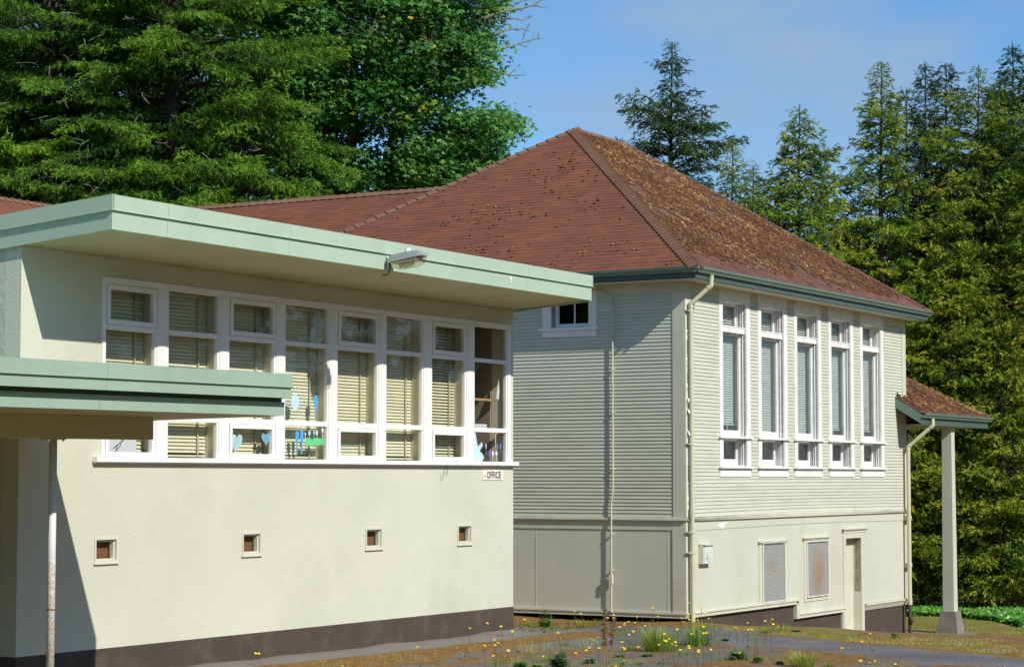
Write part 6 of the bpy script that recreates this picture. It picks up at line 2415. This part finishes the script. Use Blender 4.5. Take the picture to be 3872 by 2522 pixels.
# firs behind
conifer('fir_tree', 3440, 64, [(325, .03), (400, .35), (500, .65), (650, .85), (800, 1.1), (1300, 2.0)], 'dark fir rising behind the tall narrow cedar', 'fir_needles', FIR, 301, group=FG, whorl=.28, spray=.26, ds=.16, tint=.55, lift=.35, droop=.3, hang=.3)
conifer('fir_tree', 3592, 66, [(225, .03), (290, .38), (360, .55), (470, .6), (600, .9), (760, 1.1), (1300, 2.0)], 'dark fir with one branch reaching out to the side near its top', 'fir_needles', FIR, 302, group=FG, whorl=.28, spray=.26, ds=.16, tint=.52, lift=.45, droop=.3, hang=.3)
conifer('fir_tree', 3520, 65.5, [(222, .02), (260, .15), (320, .3), (400, .25), (500, .5), (700, .8), (1300, 1.6)], 'slanting dark fir top leaning away from its neighbour', 'fir_needles', FIR, 303, group=FG, whorl=.26, spray=.25, ds=.16, tint=.5, lift=.4, droop=.3, hang=.3, lean=-.004)
conifer('fir_tree', 3848, 63, [(150, .03), (230, .35), (330, .6), (450, .85), (700, 1.3), (1300, 2.0)], 'dark pointed fir tallest at the end of the row', 'fir_needles', FIR, 304, group=FG, whorl=.28, spray=.26, ds=.16, tint=.55, lift=.4, droop=.3, hang=.3)
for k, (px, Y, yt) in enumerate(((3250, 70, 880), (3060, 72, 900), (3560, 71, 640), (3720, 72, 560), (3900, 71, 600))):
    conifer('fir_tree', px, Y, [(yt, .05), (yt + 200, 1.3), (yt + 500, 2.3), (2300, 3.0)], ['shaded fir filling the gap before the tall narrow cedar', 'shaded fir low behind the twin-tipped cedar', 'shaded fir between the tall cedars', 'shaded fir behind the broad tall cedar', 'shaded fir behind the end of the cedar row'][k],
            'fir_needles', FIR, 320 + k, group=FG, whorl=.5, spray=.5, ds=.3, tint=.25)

# ------------------------------------------------------------------ bigleaf maples
LOBES = []
for k, (ang, rad) in enumerate(((-2.2, .45), (-1.05, .88), (-.6, .38), (0, 1.0), (.6, .38), (1.05, .88), (2.2, .45))):
    LOBES.append((rad * math.cos(ang), rad * math.sin(ang), -.10 * rad))
MAP = (np.array([(0, 0, 0)] + LOBES), np.array([(0, i, i + 1) for i in range(1, 7)]), np.array([0] + [.02] * 7))


def maple(label, outline, Y, depth, n_cl, n_leaf, trunk_px, seed, thr=.40, leafs=.135, tint=.5, forks=34, gaps=()):
    g = np.random.default_rng(seed)
    k = Y / 8100.0
    outline = np.array(outline, float)
    mn, mxx = outline.min(0), outline.max(0)
    C = []
    while len(C) < n_cl:
        q_ = mn + g.random((n_cl, 2)) * (mxx - mn)
        ok = in_poly(q_[:, 0], q_[:, 1], outline)
        dv = g.normal(0, depth * .5, n_cl)
        nz_ = vnoise(q_ / 100 + 20, .95, seed) * .6 + vnoise(q_ / 100 + dv[:, None] * .4 + 40, 2.3, seed + 1) * .4
        ok &= nz_ > thr
        for gx_, gy_, gr in gaps:
            ok &= np.hypot(q_[:, 0] - gx_, q_[:, 1] - gy_) > gr
        for a_, d_ in zip(q_[ok], dv[ok]):
            yy = Y + float(np.clip(d_, -depth, depth))
            kk = yy / 8100
            C.append(((a_[0] - CX_) * kk, yy, (1803 - a_[1]) * kk))
    C = np.array(C[:n_cl])
    bx = (trunk_px - CX_) * k
    gz0 = float(vground(np.array([bx]), np.array([Y]))[0])
    base = np.array([bx, Y, gz0])
    root = empty('maple_tree', base, label, 'tree', 'maples behind the long wing')
    # limbs: forks are random clusters, joined to stems
    tips = C[g.choice(len(C), forks, replace=False)]
    zlo, zhi = C[:, 2].min(), C[:, 2].max()
    stems = []
    mb = MB()
    for s_ in range(3):
        dx = (s_ - 1) * .9 + g.normal(0, .2)
        top = np.array([np.median(C[:, 0]) + (s_ - 1) * 2.2, Y + g.normal(0, .8), zhi])
        pts = [base - ZD * .3, base + np.array([dx * .3, 0, (zlo - gz0) * .5]), base + np.array([dx, 0, zlo - gz0]), None, top]
        pts[3] = (pts[2] + top) / 2 + np.array([g.normal(0, .4), 0, 0])
        mb.tube(pts, [.34, .22, .17, .12, .04], 9, cap=False)
        stems.append(pts)
    mb.build('trunk', 'bark', root, smooth=True)
    mb = MB()
    for t in tips:
        st = stems[int(np.argmin([abs(p[3][0] - t[0]) for p in stems]))]
        f = np.clip((t[2] - 1.2 - st[2][2]) / (st[4][2] - st[2][2]), 0, .9)
        a0 = st[2] + (st[4] - st[2]) * f
        md = (a0 + t) / 2 + np.array([0, 0, .35])
        mb.tube([a0, md, t], [.075, .045, .018], 6, cap=False)
    mb.build('limbs', 'bark_pale', root, smooth=True)
    mb = MB()
    for c_ in C:
        t = tips[int(np.argmin(((tips - c_) ** 2).sum(1)))]
        if .15 < np.linalg.norm(t - c_) < 1.3:
            mb.tube([t, (t + c_) / 2 + np.array([0, 0, .12]), c_], [.009, .006, .003], 3, cap=False)
    o_ = mb.build('twigs', 'twig', root)
    o_['kind'] = 'stuff'
    K = n_cl * n_leaf
    cc = np.repeat(C, n_leaf, 0)
    off = g.normal(0, 1, (K, 3)) * np.array([.27, .27, .12])
    pos = cc + off
    d = off * np.array([1, 1, .3]) + g.normal(0, .25, (K, 3)) - ZD * .22
    nrm_ = ZD + g.normal(0, .42, (K, 3)) + np.array([.25, -.45, 0])
    x_ = d / np.linalg.norm(d, axis=1, keepdims=True)
    P = project(pos)
    hid = in_poly(P[:, 0], P[:, 1], SILH)
    out = (P[:, 1] < -120) | (P[:, 0] < -100)
    keep = g.random(K) < np.where(hid, .05, np.where(out, .25, 1.0))
    tn = tint + np.repeat(g.normal(0, .12, n_cl), n_leaf) + g.normal(0, .14, K)
    tn = np.where(g.random(K) < .006, 1.0, np.minimum(tn, .93))
    yel = np.repeat(g.random(n_cl) < .012, n_leaf)
    tn = np.where(yel, g.uniform(.85, 1.0, K), tn)
    s2 = Scatter()
    s2.put(*MAP, pos[keep], rots(x_[keep], nrm_[keep]), (leafs * g.uniform(.6, 1.25, K) * np.where(out, 1.8, 1))[keep], tn[keep])
    s2.build('crown', 'maple_leaf', root)
    return root


maple('large bigleaf maple with lobed leaves and dead lichen twigs against the sky',
      [(1180, -500), (1960, -500), (1900, -100), (1885, 60), (1870, 210), (1850, 300), (1760, 350), (1700, 420), (1850, 395), (1930, 425), (1960, 480), (1900, 540), (1905, 640), (1800, 690), (1600, 730), (1300, 700), (1120, 640), (1100, 400), (1080, 100)],
      62, 2.6, 2300, 26, 1330, 401, thr=.33, gaps=((1800, 365, 55), (1100, 720, 70), (1330, 240, 45), (1620, 480, 35), (1420, 690, 35)))
maple('darker maple crown wedged between the spruces and the large maple',
      [(700, -500), (1250, -500), (1260, 100), (1250, 420), (1180, 640), (1000, 520), (880, 330), (760, 150)],
      65, 2.4, 1100, 26, 1010, 402, thr=.33, tint=.42, gaps=((1010, 230, 45), (790, 190, 40), (930, 120, 30), (1165, 235, 25)))
maple('low maple understorey with leaning dark stems above the long ridge',
      [(1090, 560), (1500, 600), (1960, 600), (1900, 760), (1500, 790), (1150, 760)],
      67, 1.5, 420, 24, 1290, 403, thr=.40, tint=.55, forks=12, gaps=((1380, 700, 60), (1200, 690, 50)))

# dark leaning stems visible under the crowns
st = empty('leaning_stems', at_depth(1290, 1000, 66) * np.array([1, 1, 0]) + ZD * -3.75, 'group of dark leaning bare stems seen through the gap over the ridge', 'tree', 'maples behind the long wing')
for (x0, y0, x1, y1, r_) in ((1150, 900, 1168, 640, .10), (1165, 900, 1162, 620, .06), (1240, 900, 1262, 600, .09), (1290, 860, 1345, 640, .15), (1320, 860, 1400, 600, .09), (1350, 840, 1360, 700, .04), (1455, 780, 1500, 640, .06)):
    a = at_depth(x0, y0, 66)
    b = at_depth(x1, y1, 66)
    a2 = a + (a - b) / (a[2] - b[2] + 1e-6) * (-3.8 - a[2]) * .0
    MB().tube([np.array([a[0], a[1], -3.9]), a, (a + b) / 2 + np.array([.04, 0, 0]), b], [r_ * 1.3, r_, r_ * .9, r_ * .7], 8, cap=False).build('stem', 'bark', st, smooth=True)

# dead lichened twigs at the maple's edge
dt = empty('dead_branches', at_depth(1880, 200, 61), 'bare dead branches with grey lichen sticking out of the maple into the sky', 'branches')
DB = [([(1830, 70), (1885, 50), (1930, 38), (1980, 32), (2015, 22), (2040, 5), (2068, -8)], .045), ([(2015, 24), (2045, 28), (2072, 31)], .014), ([(1933, 37), (1952, 14), (1980, 4), (2010, 0)], .014),
      ([(1860, 78), (1900, 76), (1945, 72), (1975, 80), (1998, 70), (2015, 60)], .018), ([(1820, 150), (1870, 132), (1905, 118), (1950, 110), (1980, 112), (2000, 120)], .03), ([(1976, 150), (1985, 128), (1994, 104), (2003, 90)], .013),
      ([(1800, 212), (1850, 200), (1895, 187), (1930, 178), (1975, 163), (2015, 152), (2045, 147)], .035), ([(1915, 180), (1917, 165), (1927, 152)], .02), ([(1960, 168), (1985, 178), (1995, 172)], .012), ([(2035, 148), (2035, 125)], .009),
      ([(1850, 262), (1890, 274), (1935, 288), (1960, 285), (1988, 285)], .028), ([(1925, 284), (1950, 262), (1970, 245)], .009), ([(1740, 130), (1770, 110), (1800, 92)], .02), ([(1690, 100), (1740, 128), (1770, 180)], .03)]
lich = []
for pts, r_ in DB:
    P3 = [at_depth(x_, y_, 61) for x_, y_ in pts]
    n_ = len(P3)
    MB().tube(P3, [r_ * (1 - .75 * i / (n_ - 1)) for i in range(n_)], 6, cap=False).build('branch', 'lichen', dt)
    for i in range(n_ - 1):
        for f in np.arange(0, 1, .12):
            lich.append(P3[i] + (P3[i + 1] - P3[i]) * f + NR.normal(0, .012, 3))
            if NR.random() < .35:
                d_ = NR.normal(0, 1, 3)
                q_ = P3[i] + (P3[i + 1] - P3[i]) * f
lich = np.array(lich)
s2 = Scatter()
n = len(lich)
s2.put(tv, tfc, np.zeros(7), lich, rots(NR.normal(0, 1, (n, 3)), ZD), NR.uniform(.012, .05, n), NR.random(n) * .4 + .5)
k_ = NR.random(n) < .7
s2.put(B3[0], B3[1], B3[2], lich[k_], rots(NR.normal(0, 1, (k_.sum(), 3)), ZD), NR.uniform(.08, .28, k_.sum()), NR.random(k_.sum()) * .2)
s2.build('lichen_tufts', 'lichen', dt, kind='stuff')

# ------------------------------------------------------------------ the woods on the photographer's side, seen in the panes
g5 = np.random.default_rng(77)
n = 10500
az = np.radians(g5.uniform(34, 300, n))
rad = g5.uniform(66, 80, n)
topz = 11 + 5 * vnoise(np.stack([az * 9 + 5, az * 0 + 3], 1), 1.0, 8)
zz_ = -3 + (topz + 3) * g5.random(n) ** .8
pos = np.stack([np.sin(az) * rad, np.cos(az) * rad, zz_], -1)
s2 = Scatter()
s2.put(*FIR[0], pos, rots(g5.normal(0, 1, (n, 3)) * np.array([1, 1, .3]), ZD), g5.uniform(1.6, 3.2, n), g5.uniform(.1, .7, n))
s2.put(tv * np.array([1, 1, 2.2]), tfc, np.zeros(7), pos[:1800] + ZD * -1, rots(g5.normal(0, 1, (1800, 3)) * np.array([1, 1, .1]), ZD), g5.uniform(2.2, 3.6, 1800), g5.uniform(.0, .3, 1800))
o = s2.build('woods', 'fir_needles', origin=(0, -70, -2), kind='stuff')
o['label'] = 'dark woods on the far side of the yard'

tot = sum(len(o.data.polygons) for o in bpy.data.objects if o.type == 'MESH')
print('polygons', tot)
